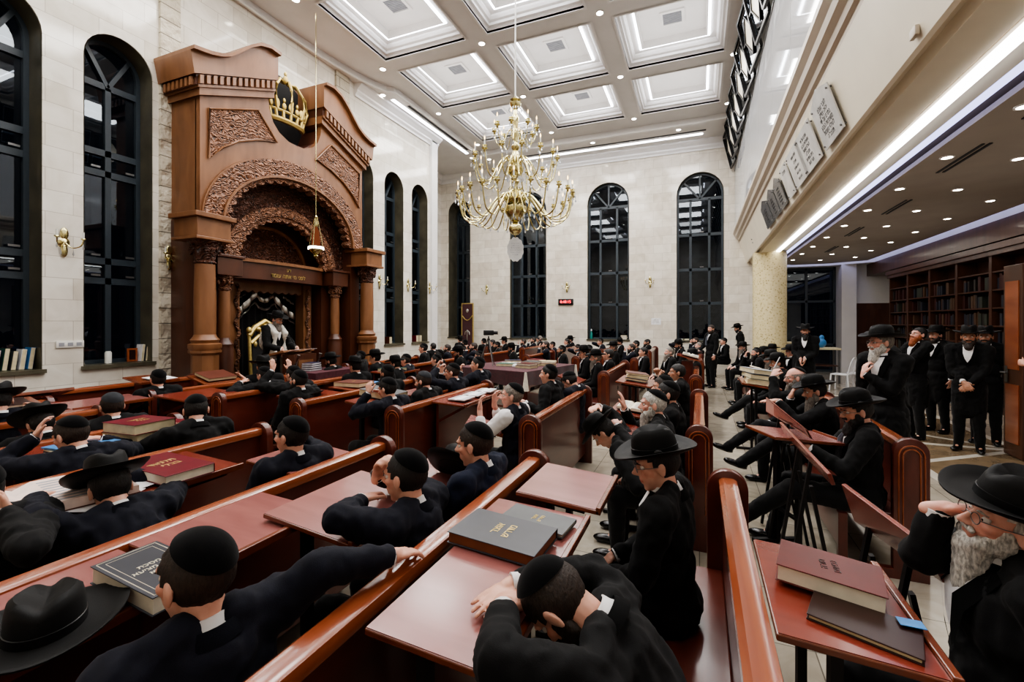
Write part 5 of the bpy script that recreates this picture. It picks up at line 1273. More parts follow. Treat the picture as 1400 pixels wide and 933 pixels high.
def hand(mb, W, d, n, side, curl=.35, spread=.06, sc=1.0):
    d = d.normalized(); n = (n-d*n.dot(d)).normalized(); x = d.cross(n)
    B = Matrix((x, d, n)).transposed()
    mb.ell(W+d*.045*sc, Vector((.040, .052, .017))*sc, B)
    mb.caps(W-d*.03, .026*sc, W+d*.02*sc, .027*sc)
    for i, L in enumerate((.072, .08, .075, .06)):
        off = (-.031+.0207*i)*side*(1)
        p = W+d*(.082-.006*abs(i-1.2))*sc+x*off*sc
        fd = (d+x*(i-1.5)*spread*side).normalized()
        mb.caps(W+d*.05*sc+x*off*.8*sc, .011*sc, p, .0098*sc, 8)
        ang = curl*.6
        for k, (f, r0, r1) in enumerate(((.44, .0098, .009), (.31, .009, .0083), (.25, .0083, .0074))):
            dd = (fd*math.cos(ang)-n*math.sin(ang)).normalized()
            q = p+dd*L*f*sc; mb.caps(p, r0*sc, q, r1*sc, 8); p = q; ang += curl
    t0 = W+d*.018*sc-x*side*.026*sc; tdir = (d*.75-x*side*.6-n*.25).normalized()
    t1 = t0+tdir*.045*sc; t2 = t1+(tdir+d*.5-n*curl*.5).normalized()*.036*sc
    mb.caps(t0, .015*sc, t1, .0115*sc, 8).caps(t1, .0112*sc, t2, .009*sc, 8)
NP = 0
def person(label, head, face=90, lean=8, side=0, twist=0, hy=0, hp=5, lw=None, rw=None, lh=None, rh=None, curl=.45, lcurl=None, rcurl=None, pose='sit', gear='kippah', beard=None, hair='hair_black',
           jacket='cloth_black', skin='skin', vox=.009, legs=None, glasses=False, group=None, tie=False, shawl=False, shirt_sleeves=False, loc=None, detail=True, eyes=True, lhint=None, rhint=None, gear_mat=None, name='person', cat='person', jname='jacket', hroll=0, le=None, re=None, bulk=1.0):
    global NP; NP += 1
    a = R(face); RZ = Matrix.Rotation(a, 3, 'Z')
    stand = pose == 'stand'
    if not stand and head is not None:
        bx = [b_[0] for b_ in BL if b_[0] > head[0]+.1 and b_[1]-.3 < head[1] < b_[2]+.3]
        if bx and 60 < face < 120:
            while lean > 1 and head[0]+.57*math.sin(R(lean)) > min(bx)-.2: lean -= 2
    hipz = .95 if stand else .53
    T3 = Matrix.Rotation(R(twist), 3, 'Z')@Matrix.Rotation(-R(lean), 3, 'X')@Matrix.Rotation(R(side), 3, 'Y')
    Rh = Matrix.Rotation(R(hy), 3, 'Z')@Matrix.Rotation(-R(hp), 3, 'X')@Matrix.Rotation(R(hroll), 3, 'Y')
    hv = Rh@Vector((0, .022, .098))
    if head is not None:
        head = Vector(head)
        s = (head.z-hipz-hv.z)/(.525*max(.35, math.cos(R(lean)))); s = max(.88, min(1.13, s))
    else: s = 1.0; head = Vector((0, 0, 0))
    neck = T3@Vector((0, 0, .525*s)); hl = neck+hv
    root = RZ@hl
    hipw = Vector((head.x-root.x, head.y-root.y, 0)) if loc is None else Vector(loc)
    P = thing(name, label, cat, hipw, a, group)
    inv = (Matrix.Translation(hipw)@Matrix.Rotation(a, 4, 'Z')).inverted()
    H = Vector((0, 0, hipz)); tf = lambda x, y, z: H+T3@Vector((x, y, z*s))
    hc = H+hl
    hf = lambda x, y, z: hc+Rh@Vector((x, y, z))
    # limbs
    sh = {1: tf(.19, 0, .455), -1: tf(-.19, 0, .455)}
    wr = {}; el = {}; hd = {}; hn = {}
    for k, w, hdir, hint in ((1, rw, rh, rhint), (-1, lw, lh, lhint)):
        if w is None:
            w = Vector((k*.13, .36, .63)) if not stand else Vector((k*.24, .06, .82))
            world = False
        else:
            world = w[0] == 'w'; w = Vector(w[1:] if world else w)
            if world: w = inv@w
        hnt = Vector(hint) if hint is not None else Vector((k*.55, -.35, -1 if lean < 14 else -.3))
        el[k], wr[k] = ik(sh[k], w, .30, .265, hnt)
        ee = re if k == 1 else le
        if ee is not None: el[k] = inv@Vector(ee); wr[k] = w
        fd = (wr[k]-el[k]).normalized()
        if hdir is not None:
            dd, nn = Vector(hdir[0]), Vector(hdir[1])
            if len(hdir) > 2: q = inv.to_3x3(); dd = q@dd; nn = q@nn
            hd[k], hn[k] = dd.normalized(), nn.normalized()
        else:
            hd[k] = (fd+Vector((0, 0, -.15))).normalized() if not stand else Vector((0, .1, -1)).normalized()
            hn[k] = Vector((k*.2, .2, 1)) if not stand else Vector((k, 0, 0))
    if legs is None:
        legs = {1: ((.13, .43, .5), (.13, .42, .09), (0, 1, 0)), -1: ((-.13, .43, .5), (-.13, .42, .09), (0, 1, 0))} if not stand else {1: ((.1, .03, .5), (.11, 0, .09), (.2, 1, 0)), -1: ((-.1, .03, .5), (-.11, 0, .09), (-.2, 1, 0))}
    elif legs == 'cross':
        legs = {1: ((.02, .47, .62), (-.02, .80, .36), (-.2, .8, .3)), -1: ((-.12, .45, .5), (-.12, .46, .09), (0, 1, 0))}
    # ---- body
    b = MB()
    b.ell(hf(0, -.012, .03), (.076, .096, .085), Rh, 20, 14).ell(hf(0, .026, -.03), (.060, .066, .083), Rh, 20, 14)
    b.ell(hf(0, .034, -.082), (.044, .045, .036), Rh).ell(hf(0, .066, -.1), (.02, .018, .018), Rh)
    b.caps(hf(0, .086, .014), .008, hf(0, .113, -.02), .0125, 8).ell(hf(.011, .1, -.026), (.009, .011, .008), Rh).ell(hf(-.011, .1, -.026), (.009, .011, .008), Rh)
    b.caps(hf(-.034, .074, .03), .015, hf(.034, .074, .03), .015, 8)
    for k in (-1, 1):
        b.ell(hf(k*.041, .056, -.014), (.022, .024, .02), Rh)
        b.ell(hf(k*.079, -.006, -.006), (.009, .021, .033), Rh@Matrix.Rotation(k*.35, 3, 'Z'))
        b.ell(hf(k*.082, -.008, -.03), (.006, .01, .012), Rh)
    b.caps(hf(-.017, .087, -.054), .0085, hf(.017, .087, -.054), .0085, 8).caps(hf(-.014, .083, -.067), .009, hf(.014, .083, -.067), .009, 8)
    b.caps(hf(0, -.02, -.05), .05, tf(0, -.0, .47), .06, 14)
    b.ell(tf(0, .0, .34), (.13, .08, .15), T3).ell(tf(0, 0, .12), (.12, .08, .17), T3).ell(H, (.13, .09, .1), T3)
    b.caps(tf(-.14, 0, .435), .05, tf(.14, 0, .435), .05)
    for k in (-1, 1):
        b.caps(sh[k], .045, el[k], .036).caps(el[k], .034, wr[k], .025)
        hand(b, wr[k], hd[k], hn[k], k, (rcurl if k == 1 else lcurl) if (rcurl if k == 1 else lcurl) is not None else curl)
        kn, an, fdv = [Vector(q) for q in legs[k]]
        b.caps(H+Vector((k*.09, 0, -.03)), .065, kn, .045).caps(kn, .042, an, .03).caps(an, .028, an+fdv.normalized()*.08-Vector((0, 0, .05)), .018)
    me = remesh(b, vox, 2, 'body')
    # sculpt eye sockets + tint
    col = me.color_attributes.new('tint', 'FLOAT_COLOR', 'POINT')
    Ri = Rh.transposed()
    nv = len(me.vertices); co = np.empty(nv*3, np.float32); me.vertices.foreach_get('co', co); co = co.reshape(-1, 3)
    Q = (co-np.array(hc))@np.array(Ri).T; cols = np.ones((nv, 4), np.float32)
    for vi in np.nonzero((np.linalg.norm(Q, axis=1) < .17) & (Q[:, 1] > .03))[0]:
        vi = int(vi); v = me.vertices[vi]; q = Vector(Q[vi]); c = (1, 1, 1)
        if True:
            for k in (-1, 1):
                d2 = ((q.x-k*.032)/.017)**2+((q.z-.008)/.011)**2
                if d2 < 2.5 and q.y > .05:
                    f = math.exp(-d2); v.co = v.co-Rh@Vector((0, .009*f, 0)); c = tuple(1-.35*f*m for m in (.8, 1, 1))
            dl = (q.x/.026)**2+((q.z+.058)/.010)**2
            if dl < 1 and q.y > .075: c = (.82, .5, .5)
            if abs(q.x) < .05 and q.z < -.035 and beard: c = (.7, .62, .6)
            if abs(abs(q.x)-.045) < .02 and abs(q.z+.02) < .02: c = (1, .88, .86)
        cols[vi, :3] = c
    col.data.foreach_set('color', cols.ravel())
    mkobj('body', me, skin, P)
    if eyes:
        for k in (-1, 1):
            eo = mkobj('eye', MB().ell(hf(k*.032, .071, .008), (.0125, .0115, .0115), Rh, 12, 8).to_mesh('eye'), 'eye_white', P)
            mkobj('iris', MB().ell(hf(k*.032, .0785, .007), (.0055, .005, .0055), Rh, 8, 6).to_mesh('iris'), 'eye_iris', eo)
            mkobj('eyebrow', MB().tube([hf(k*.016, .0905, .026), hf(k*.03, .092, .031), hf(k*.048, .078, .027)], [.003, .0042, .002], 6).to_mesh('eyebrow'), hair, P)
    # ---- hair cap
    def shell(c, r, keep, seg=30, rg=22, thick=.006, jit=0):
        mb = MB(); mb.ell((0, 0, 0), r, None, seg, rg)
        bm = mb.bm
        bmesh.ops.delete(bm, geom=[f for f in bm.faces if not keep(f.calc_center_median()+Vector(c))], context='FACES')
        bmesh.ops.delete(bm, geom=[v for v in bm.verts if not v.link_faces], context='VERTS')
        bmesh.ops.recalc_face_normals(bm, faces=bm.faces)
        if jit:
            for v in bm.verts: v.co *= 1+jit*noise.noise(v.co*60)
        bmesh.ops.solidify(bm, geom=bm.faces[:], thickness=thick)
        for v in bm.verts: v.co = hc+Rh@(v.co+Vector(c))
        return mb
    def hk(p):
        y, z = p.y, p.z
        zm = -.078 if y < -.03 else (-.078+(y+.03)/.035*.073 if y < .005 else (-.005+(y-.005)/.05*.06 if y < .055 else .062))
        if hair in ('hair_grey', 'hair_white') and gear == 'bald': zm = max(zm, -.06) ; return z > zm and z < .05
        return z > zm
    if gear == 'bald': pass
    shell_ = shell((0, -.014, .022), (.0815, .1015, .099), hk, jit=.05)
    mkobj('hair', shell_.to_mesh('hair', True, 60), hair, P)
    if gear in ('kippah', 'smallkippah', 'bald'):
        th = math.cos(R(62 if gear == 'kippah' else 44)); dr = Vector((0, -.6, .8)).normalized()
        kc = Vector((0, -.014, .034)); kr = (.087, .107, .0955)
        mb = MB(); q_ = dr.to_track_quat('Z', 'Y').to_matrix(); ta = math.acos(th); prof_ = [(max(1e-4, math.sin(ta*i_/9)), math.cos(ta*i_/9)) for i_ in range(10)][::-1]
        mb.lathe(prof_, (0, 0, 0), 36, q_)
        bmesh.ops.delete(mb.bm, geom=[f for f in mb.bm.faces if len(f.verts) > 4], context='FACES')
        for v in mb.bm.verts: v.co = Vector((v.co.x*kr[0], v.co.y*kr[1], v.co.z*kr[2]))
        bmesh.ops.recalc_face_normals(mb.bm, faces=mb.bm.faces)
        bmesh.ops.solidify(mb.bm, geom=mb.bm.faces[:], thickness=.005)
        for v in mb.bm.verts: v.co = hc+Rh@(v.co+kc)
        mkobj('kippah', mb.to_mesh('kippah', True, 60), gear_mat or 'velvet', P)
    if gear == 'hat':
        M4 = Rh.to_4x4()@Matrix.Rotation(R(4), 4, 'X'); loc4 = hf(0, -.008, .058)
        for nm, mm, mt in hat_parts(None, .185, .098, .115, loc=loc4, rot=M4.to_3x3()): mkobj(nm, mm, mt, P)
    if glasses:
        g = MB()
        for k in (-1, 1):
            g.tube([hf(k*.034+.021*math.cos(i*PI/8), .1, .008+.017*math.sin(i*PI/8)) for i in range(16)], .0016, 5, True)
            g.tube([hf(k*.055, .1, .012), hf(k*.078, .05, .012), hf(k*.081, -.01, .008)], .0016, 5)
        g.tube([hf(-.013, .1, .01), hf(.013, .1, .01)], .0016, 5)
        mkobj('glasses', g.to_mesh('glasses'), 'metal_grey', P)
    if beard:
        ln, bc = beard; g = MB()
        g.ell(hf(0, .048, -.095), (.056, .046, .048), Rh).caps(hf(-.03, .094, -.04), .009, hf(.03, .094, -.04), .009, 8)
        for k in (-1, 1): g.ell(hf(k*.056, .018, -.05), (.017, .03, .05), Rh).ell(hf(k*.04, .055, -.075), (.025, .035, .035), Rh)
        if ln > .02: g.caps(hf(0, .062, -.105), .048, hf(0, .07, -.11)+Vector((0, .01, -ln)), .05-.12*ln, 12).caps(hf(-.03, .055, -.1), .03, hf(-.015, .06, -.1)+Vector((0, 0, -ln*.8)), .02, 8).caps(hf(.03, .055, -.1), .03, hf(.015, .06, -.1)+Vector((0, 0, -ln*.7)), .02, 8)
        bm_ = remesh(g, max(.007, vox*.9), 1, 'beard', .0035, 40); mkobj('beard', bm_, bc, P)
    # ---- jacket
    j = MB()
    jr = {1: .0, -1: .0}
    j.ell(tf(0, .0, .33), (.178*bulk, .118*bulk, .165*s), T3, 20, 14).ell(tf(0, .008, .16), (.165*bulk, .122*bulk**1.6, .17*s), T3, 20, 14).ell(tf(0, .0, .0), (.18*bulk, .14*bulk**1.6, .13), T3, 20, 14)
    j.caps(tf(-.155, -.005, .445), .07, tf(.155, -.005, .445), .07, 14).ell(tf(0, -.045, .4), (.13, .07, .1), T3)
    for k in (-1, 1): j.caps(tf(k*.17, -.01, .468), .056, tf(k*.055, -.02, .505), .048, 12)
    if stand: j.ell(H+Vector((0, 0, -.12)), (.185, .14, .16)).caps(H+Vector((-.05, 0, -.1)), .135, H+Vector((-.055, .0, -.36)), .125).caps(H+Vector((.05, 0, -.1)), .135, H+Vector((.055, 0, -.36)), .125)
    else: j.caps(H+Vector((-.09, .02, -.02)), .1, H+Vector((-.1, .2, -.01)), .092).caps(H+Vector((.09, .02, -.02)), .1, H+Vector((.1, .2, -.01)), .092)
    sl = MB() if shirt_sleeves else j
    for k in (-1, 1):
        fw = (wr[k]-el[k]).normalized(); cuff = wr[k]-fw*(.035 if not shirt_sleeves else .1)
        sl.caps(sh[k], .076, el[k], .057, 14).caps(el[k], .057, cuff, .043, 14)
    jm = remesh(j, max(.012, vox*1.5), 3, jname, .009 if detail else .004, 11); mkobj(jname if not shirt_sleeves else 'waistcoat', jm, jacket, P)
    if shirt_sleeves: mkobj('shirt_sleeves', remesh(sl, .012, 3, 'shirt_sleeves', .006, 14), 'shirt_white', P)
    nb = tf(0, .004, .512); ax = ((hc-nb).normalized()+(T3@Vector((0, 0, 1)))*1.3).normalized(); q = ax.to_track_quat('Z', 'Y').to_matrix()
    mb = MB().lathe([(.078, -.03), (.068, -.004), (.064, .009), (.059, .009), (.058, -.03)], nb+ax*.006, 24, q)
    for k in (-1, 1):
        fw = (wr[k]-el[k]).normalized()
        if not shirt_sleeves: mkobj('shirt_cuff', MB().lathe([(.036, -.05), (.0375, -.004), (.031, -.004), (.031, -.05)], wr[k], 14, fw.to_track_quat('Z', 'Y').to_matrix()).to_mesh('shirt_cuff'), 'shirt_white', P)
    mkobj('shirt_collar', mb.to_mesh('shirt_collar', True, 50), 'shirt_white', P); mb = MB()
    vv = [tf(-.058, .066, .492), tf(.058, .066, .492), tf(.05, .122*bulk, .41), tf(.03, .134*bulk, .34), tf(0, .138*bulk, .29), tf(-.03, .134*bulk, .34), tf(-.05, .122*bulk, .41), tf(0, .132*bulk, .41), tf(0, .085, .487), tf(0, .139*bulk, .34)]
    mb._add(vv, [(0, 8, 7, 6), (8, 1, 2, 7), (6, 7, 9, 5), (7, 2, 3, 9), (5, 9, 4), (9, 3, 4)])
    mkobj('shirt_front', mb.to_mesh('shirt', True, 50), 'shirt_white', P)
    if tie: mkobj('tie', MB().tube([tf(0, .095, .485), tf(0, .146, .40), tf(0, .156, .3), tf(0, .16, .2)], [.014, .02, .026, .03], 6).to_mesh('tie'), 'tie_grey', P)
    # lapels
    lm = MB()
    for k in (-1, 1):
        A_ = [tf(k*.06, .05, .5), tf(k*.115, .055, .475), tf(k*.1, .122*bulk, .38), tf(k*.05, .138*bulk, .28), tf(0, .142*bulk, .23), tf(k*.028, .14*bulk, .31), tf(k*.052, .129*bulk, .41)]
        lm._add(A_, [(0, 1, 2, 6), (6, 2, 3, 5), (5, 3, 4)])
    lm.lathe([(.096, -.04), (.082, -.002), (.077, .002), (.072, -.03)], nb-ax*.008-T3@Vector((0, .008, 0)), 24, q)
    bmesh.ops.solidify(lm.bm, geom=lm.bm.faces[:], thickness=.003)
    mkobj('lapels', lm.to_mesh('lapels', True, 50), jacket, P)
    if shawl:
        g = MB()
        for k in (-1, 1): g.tube([tf(k*.06, -.06, .5), tf(k*.12, .02, .5), tf(k*.12, .14, .4), tf(k*.13, .16, .1), tf(k*.15, .15, -.25)], [.05, .055, .06, .065, .07], 8)
        g.ell(tf(0, -.1, .3), (.2, .05, .25), T3)
        mkobj('prayer_shawl', remesh(g, .015, 2, 'prayer_shawl', .008, 12), 'prayer_shawl', P)
    # ---- legs
    g = MB()
    for k in (-1, 1):
        kn, an, fdv = [Vector(q) for q in legs[k]]
        g.caps(H+Vector((k*.09, 0, -.03)), .1, kn, .076).caps(kn, .072, an+(an-kn).normalized()*.045, .052)
    mkobj('trousers', remesh(g, max(.016, vox*1.8), 3, 'trousers', .007, 12), 'trouser_dark', P)
    for k in (-1, 1):
        kn, an, fdv = [Vector(q) for q in legs[k]]; fdv = fdv.normalized()
        g = MB(); base = an-Vector((0, 0, .04))
        up = Vector((0, 0, 1)) if abs(fdv.z) < .2 else (kn-an).normalized()
        xx = fdv.cross(up).normalized(); B = Matrix((xx, fdv, xx.cross(fdv))).transposed()
        g.ell(an+B@Vector((0, .0, -.035)), (.042, .06, .05), B).ell(an+B@Vector((0, .1, -.055)), (.047, .1, .035), B).ell(an+B@Vector((0, .05, -.065)), (.044, .12, .024), B)
        mkobj('shoe', remesh(g, .012, 2, 'shoe'), 'shoe_leather', P)
    return P
def seat_head(px, py, z=1.17): return at_z(px, py, z)
# ---- foreground people, each posed on its own
person('man in navy jacket, black velvet kippah, arm stretched along the pew rail, lower left foreground', (-1.275, .82, 1.155), 78, 6, hy=18, hp=6, rw=('w', -.985, 1.30, 1.035), re=(-1.09, 1.08, 1.08), rh=((.12, 1, -.2), (0, .15, 1), 1), rcurl=.28,
       jacket='cloth_navy', hair='hair_brown', vox=.0055, rhint=(.3, -.2, -1))
person('man in black asleep with head on the desk, hand spread flat, centre foreground', (-.385, 1.29, 1.08), 92, 37, hp=72, hy=-14, hroll=-14, rw=('w', -.56, 1.345, 1.005), re=(-.33, 1.53, 1.0), rh=((-.38, -1, -.05), (0, 0, 1), 1), rcurl=.1,
       lw=('w', -.53, 1.22, 1.01), le=(-.45, 1.0, 1.03), lh=((-.1, 1, -.05), (0, 0, 1), 1), lcurl=.5, jacket='cloth_black', hair='hair_brown', vox=.0052, rhint=(1, .35, -.1), lhint=(-1, .3, -.2), beard=(.03, 'hair_brown'))
person('bearded old man in a black hat shading his eyes with a fist, lower right corner', (.90, 1.93, 1.22), 84, 8, hy=12, hp=-8, hroll=-13, bulk=1.25, rw=tuple(['w']+list(at_d(1284, 696, 1.56))), re=at_d(1258, 760, 1.60), rh=((.8, -.3, .25), (-.2, .3, .9), 1), rcurl=1.5,
       lw=('w', .78, 1.62, .72), gear='hat', beard=(.14, 'hair_white'), hair='hair_white', vox=.0055, skin='skin_pink', glasses=True, lhint=(-.3, -.2, -1))
person('slim young man in black suit, glasses and wide-brimmed hat seen from behind, centre right', (-.19, 2.27, 1.17), 84, 2, hy=22, hp=14, gear='hat', vox=.008, glasses=True, lw=(-.1, .3, .62), rw=(.1, .3, .62))
person('man in dark navy suit leaning with crossed arms on the slanted desk, watching left', (-1.27, 1.77, 1.13), 92, 24, hy=2, hp=6, lw=('w', -1.42, 1.65, 1.035), le=(-1.37, 1.45, 1.04), lh=((-.1, 1, 0), (-.3, 0, 1), 1), rw=('w', -1.42, 1.76, 1.12), re=(-1.48, 1.95, 1.04), rh=((.35, -.2, .8), (-1, 0, .4), 1), rcurl=.8,
       jacket='cloth_navy', vox=.007, lhint=(-1, .2, -.8), rhint=(1, .3, -.8))
person('man with brown hair and large black kippah in blue suit beside the leaning man', (-1.17, 2.28, 1.16), 88, 4, hy=8, hp=10, jacket='cloth_blue', hair='hair_brown', vox=.008)
person('young man in navy with hand at his cheek by slanted desk left of centre', (-2.38, 2.12, 1.13), 84, 14, hy=16, hp=4, jacket='cloth_navy', vox=.008, rw=('w', -2.45, 2.26, 1.07), re=(-2.50, 2.38, .99), rh=((-.1, -.2, 1), (0, 1, .2), 1), rcurl=.6, gear='kippah')
person('hatted man in navy bent over huge open book at left', (-2.71, 1.33, 1.02), 88, 36, hp=30, hy=-6, gear='hat', jacket='cloth_navy', vox=.008, lw=('w', -2.88, 1.12, 1.02), le=(-2.62, 1.02, 1.0), rw=('w', -2.95, 1.5, 1.0), rhint=(1, 0, -.2))
person('man at the left edge in black jacket and white cuff, hand raised to his cheek', (-2.80, .90, 1.14), 92, 14, hy=0, hp=5, rw=('w', -2.67, .95, 1.05), re=(-2.36, .9, .98), rh=((-.6, 0, .8), (0, 1, .2), 1), rcurl=.9, lw=('w', -2.95, .72, .98), jacket='cloth_black', vox=.007)
person('young man in navy jacket with kippah holding his head, beside the blue booklet', (-3.82, 1.66, 1.1), 84, 26, hy=24, hp=22, jacket='cloth_navy', hair='hair_brown', vox=.008, lw=('w', -3.97, 1.55, 1.1), lh=((0, .3, 1), (-.5, -1, .2), 1), rw=('w', -4.0, 1.9, 1.0), rhint=(1, 0, -.5), lhint=(-1, .2, -.6))
person('dark-bearded man in black suit with white collar beside the maroon book stack', (-3.72, 2.40, 1.14), 84, 20, hy=-26, hp=28, jacket='cloth_black', beard=(.05, 'hair_black'), vox=.008, lw=('w', -4.0, 2.3, .98))
person('man in flat dark grey cap behind the maroon book stack', (-4.78, 2.36, 1.1), 84, 14, hy=-6, hp=14, jacket='cloth_black', vox=.01, gear_mat='cloth_grey', hair='hair_brown')
person('man bowed low under a black hat between kippah wearers at left', (-4.85, 1.92, 1.03), 88, 30, hp=35, gear='hat', vox=.012)
person('man writing on a white sheet under a wide black hat at the far left', (-5.75, 2.0, 1.14), 84, 16, hp=22, hy=-10, gear='hat', jacket='cloth_navy', vox=.01, rw=('w', -6.0, 2.35, .99))
person('dark-haired boy in black seen from behind near the left wall shtenders', (-6.35, 3.62, 1.12), 84, 4, hp=2, vox=.011)
person('broad man in black suit with praying hands on red desk, bent forward', (-5.62, 4.55, 1.1), 84, 26, hp=14, hy=10, vox=.011, lw=('w', -5.75, 4.3, 1.02), rw=('w', -5.8, 4.4, 1.05), curl=.2)
person('dark-haired man in black suit and white collar left of the brown book', (-4.42, 4.04, 1.15), 86, 8, hy=12, hp=4, beard=(.02, 'hair_black'), vox=.009, gear='kippah')
person('man raising both hands in prayer in front of the red desk', (-5.02, 4.5, 1.14), 84, 14, hy=6, hp=10, vox=.009, lw=('w', -5.25, 4.38, 1.2), rw=('w', -5.22, 4.62, 1.18), lh=((0, 0, 1), (1, 0, 0), 1), rh=((0, 0, 1), (1, 0, 0), 1), curl=.2, lhint=(-1, 0, -1), rhint=(1, 0, -1))
person('boy in navy jacket resting his chin while reading the big grey book', (-3.08, 3.98, 1.13), 86, 24, hy=6, hp=14, jacket='cloth_navy', vox=.009, lw=('w', -3.22, 3.86, 1.1), lh=((-.2, .1, 1), (0, -1, .2), 1), lcurl=.9, rw=('w', -3.3, 4.2, 1.0), lhint=(-.6, .6, -1))
person('man in dark coat with black cap hunched behind the central pew', (-3.12, 4.72, 1.12), 86, 18, hy=10, hp=14, hair='hair_brown', jacket='cloth_black', vox=.01, beard=(.03, 'hair_brown'), gear_mat='cloth_grey')
person('man covering his eyes with clasped hands, kippah on brown hair, behind the central pew', (-3.12, 5.42, 1.16), 84, 12, hy=24, hp=8, jacket='cloth_navy', hair='hair_brown', vox=.009, lw=('w', -3.22, 5.22, 1.22), lh=((0, .3, 1), (-1, -.3, 0), 1), rw=('w', -3.3, 5.45, 1.15), rh=((0, 0, 1), (-1, 0, 0), 1), curl=.9)
person('black-haired man with hand over mouth behind the central pew end', (-3.10, 6.15, 1.2), 84, 8, hy=26, hp=2, jacket='cloth_navy', vox=.009, lw=('w', -3.3, 6.0, 1.1), lh=((0, .1, 1), (-1, -.3, 0), 1), curl=.9)
person('grey-haired man in white shirt sleeves and dark waistcoat, hands raised to his face', (-1.66, 4.02, 1.14), 86, 4, hy=22, hp=0, gear='kippah', hair='hair_grey', jacket='cloth_navy', shirt_sleeves=True, vox=.0075, skin='skin_pink',
       lw=('w', -1.92, 3.86, 1.02), lh=((0, .15, 1), (-1, -.2, .1), 1), rw=('w', -1.88, 4.1, 1.04), rh=((.1, -.1, 1), (-1, .2, 0), 1), curl=.5, lhint=(-.3, .2, -1), rhint=(.3, .2, -1))
person('broad man in black suit seen from behind, thick black hair, before the reading table', (-1.72, 5.35, 1.2), 84, 12, hy=10, hp=2, vox=.01, gear='kippah', lw=('w', -1.9, 5.0, .9))
person('man in blue suit twisted behind the broad man, in the central pew', (-1.55, 5.72, 1.08), 80, 30, hp=40, jacket='cloth_navy', vox=.012)
person('white-bearded old man with black kippah raising his open hand, right of centre', (-.36, 3.95, 1.16), 90, 12, hy=10, hp=4, gear='kippah', hair='hair_white', beard=(.15, 'hair_white'), vox=.0065, skin='skin_pink', rw=('w', -.62, 4.12, 1.08), rh=((-.15, .1, 1), (1, 0, .1), 1), rcurl=.3,
       lw=('w', -.62, 3.75, 1.0), lcurl=1.0, lhint=(-1, 0, -.6))
person('man bowed face down beneath a black hat with his hand on top, right of centre', (-.72, 3.70, 1.0), 92, 50, hp=55, gear='hat', vox=.009, rw=('w', -.80, 3.86, 1.12), rh=((-.2, -.9, .1), (0, 0, 1), 1), rhint=(1, .3, .3), jacket='cloth_black')
person('dark-bearded man with velvet kippah behind the white-bearded man', (-.28, 4.5, 1.17), 90, 6, hy=6, hp=6, beard=(.04, 'hair_black'), vox=.008)
person('boy in black kippah between the bearded men in the right-centre pew', (-.36, 5.05, 1.16), 90, 8, hy=12, hp=6, hair='hair_brown', vox=.01)
person('young dark-haired man in profile resting his fist on his mouth, right of centre', (-.28, 6.55, 1.16), 94, 10, hy=6, hp=2, gear='none', skin='skin_tan', vox=.008, lw=('w', -.5, 6.4, 1.08), lh=((.1, .3, 1), (-1, 0, .1), 1), curl=.9, rw=('w', -.55, 6.7, 1.12))
person('hatted man with dark goatee and grey tie turned in profile, right foreground row', (1.12, 4.25, 1.16), 84, 0, hy=12, hp=14, gear='hat', beard=(.04, 'hair_black'), glasses=True, tie=True, vox=.0075, lw=('w', .78, 4.1, .88), rw=('w', .78, 4.32, .9), legs={1: ((.12, .48, .52), (.1, .6, .09), (0, 1, 0)), -1: ((-.16, .48, .54), (-.1, .85, .2), (0, 1, .2))})
person('bearded man in very wide black hat leaning on his forearm, right row', (1.08, 5.45, 1.14), 90, 20, hy=4, hp=14, gear='hat', beard=(.12, 'hair_grey'), vox=.0085, lw=('w', .72, 5.25, 1.05), lh=((-1, -.1, 0), (0, 0, 1), 1), lcurl=.2, rw=('w', .88, 5.5, 1.06), rh=((.3, -.1, 1), (-1, 0, 0), 1), legs='cross')
person('balding old man with small kippah scratching his head with a pen, right row', (1.02, 6.1, 1.2), 92, 8, hy=2, hp=8, gear='bald', hair='hair_grey', beard=(.05, 'hair_grey'), glasses=True, vox=.0085, skin='skin_pink', lw=('w', .78, 5.98, 1.22), lh=((.4, .3, .8), (-.6, -.6, .3), 1), curl=.9, legs='cross')
t = tag(MB().bar((0, 0, 0), (.06, .03, .12), .008, .008).build('pen', 'plastic_white', None), 'thin pale pen in the hand of the balding old man', 'pen'); t.location = (.80, 6.02, 1.32)
person('old man with flowing grey beard under a tall black hat, right row near the column', (1.12, 8.1, 1.2), 90, 4, hy=4, hp=8, gear='hat', beard=(.2, 'hair_white'), vox=.011, legs='cross')
person('bearded man in profile with black hat just beyond the flowing grey beard', (1.14, 8.95, 1.2), 90, 4, hp=8, gear='hat', beard=(.12, 'hair_grey'), vox=.012)
person('dark-bearded man pressing hand to his cheek before the mosaic column', (1.15, 11.3, 1.16), 96, 8, hy=14, hp=4, gear='kippah', beard=(.05, 'hair_black'), vox=.012, rw=('w', .95, 11.4, 1.08), rh=((.2, 0, 1), (-1, 0, 0), 1), curl=.8)
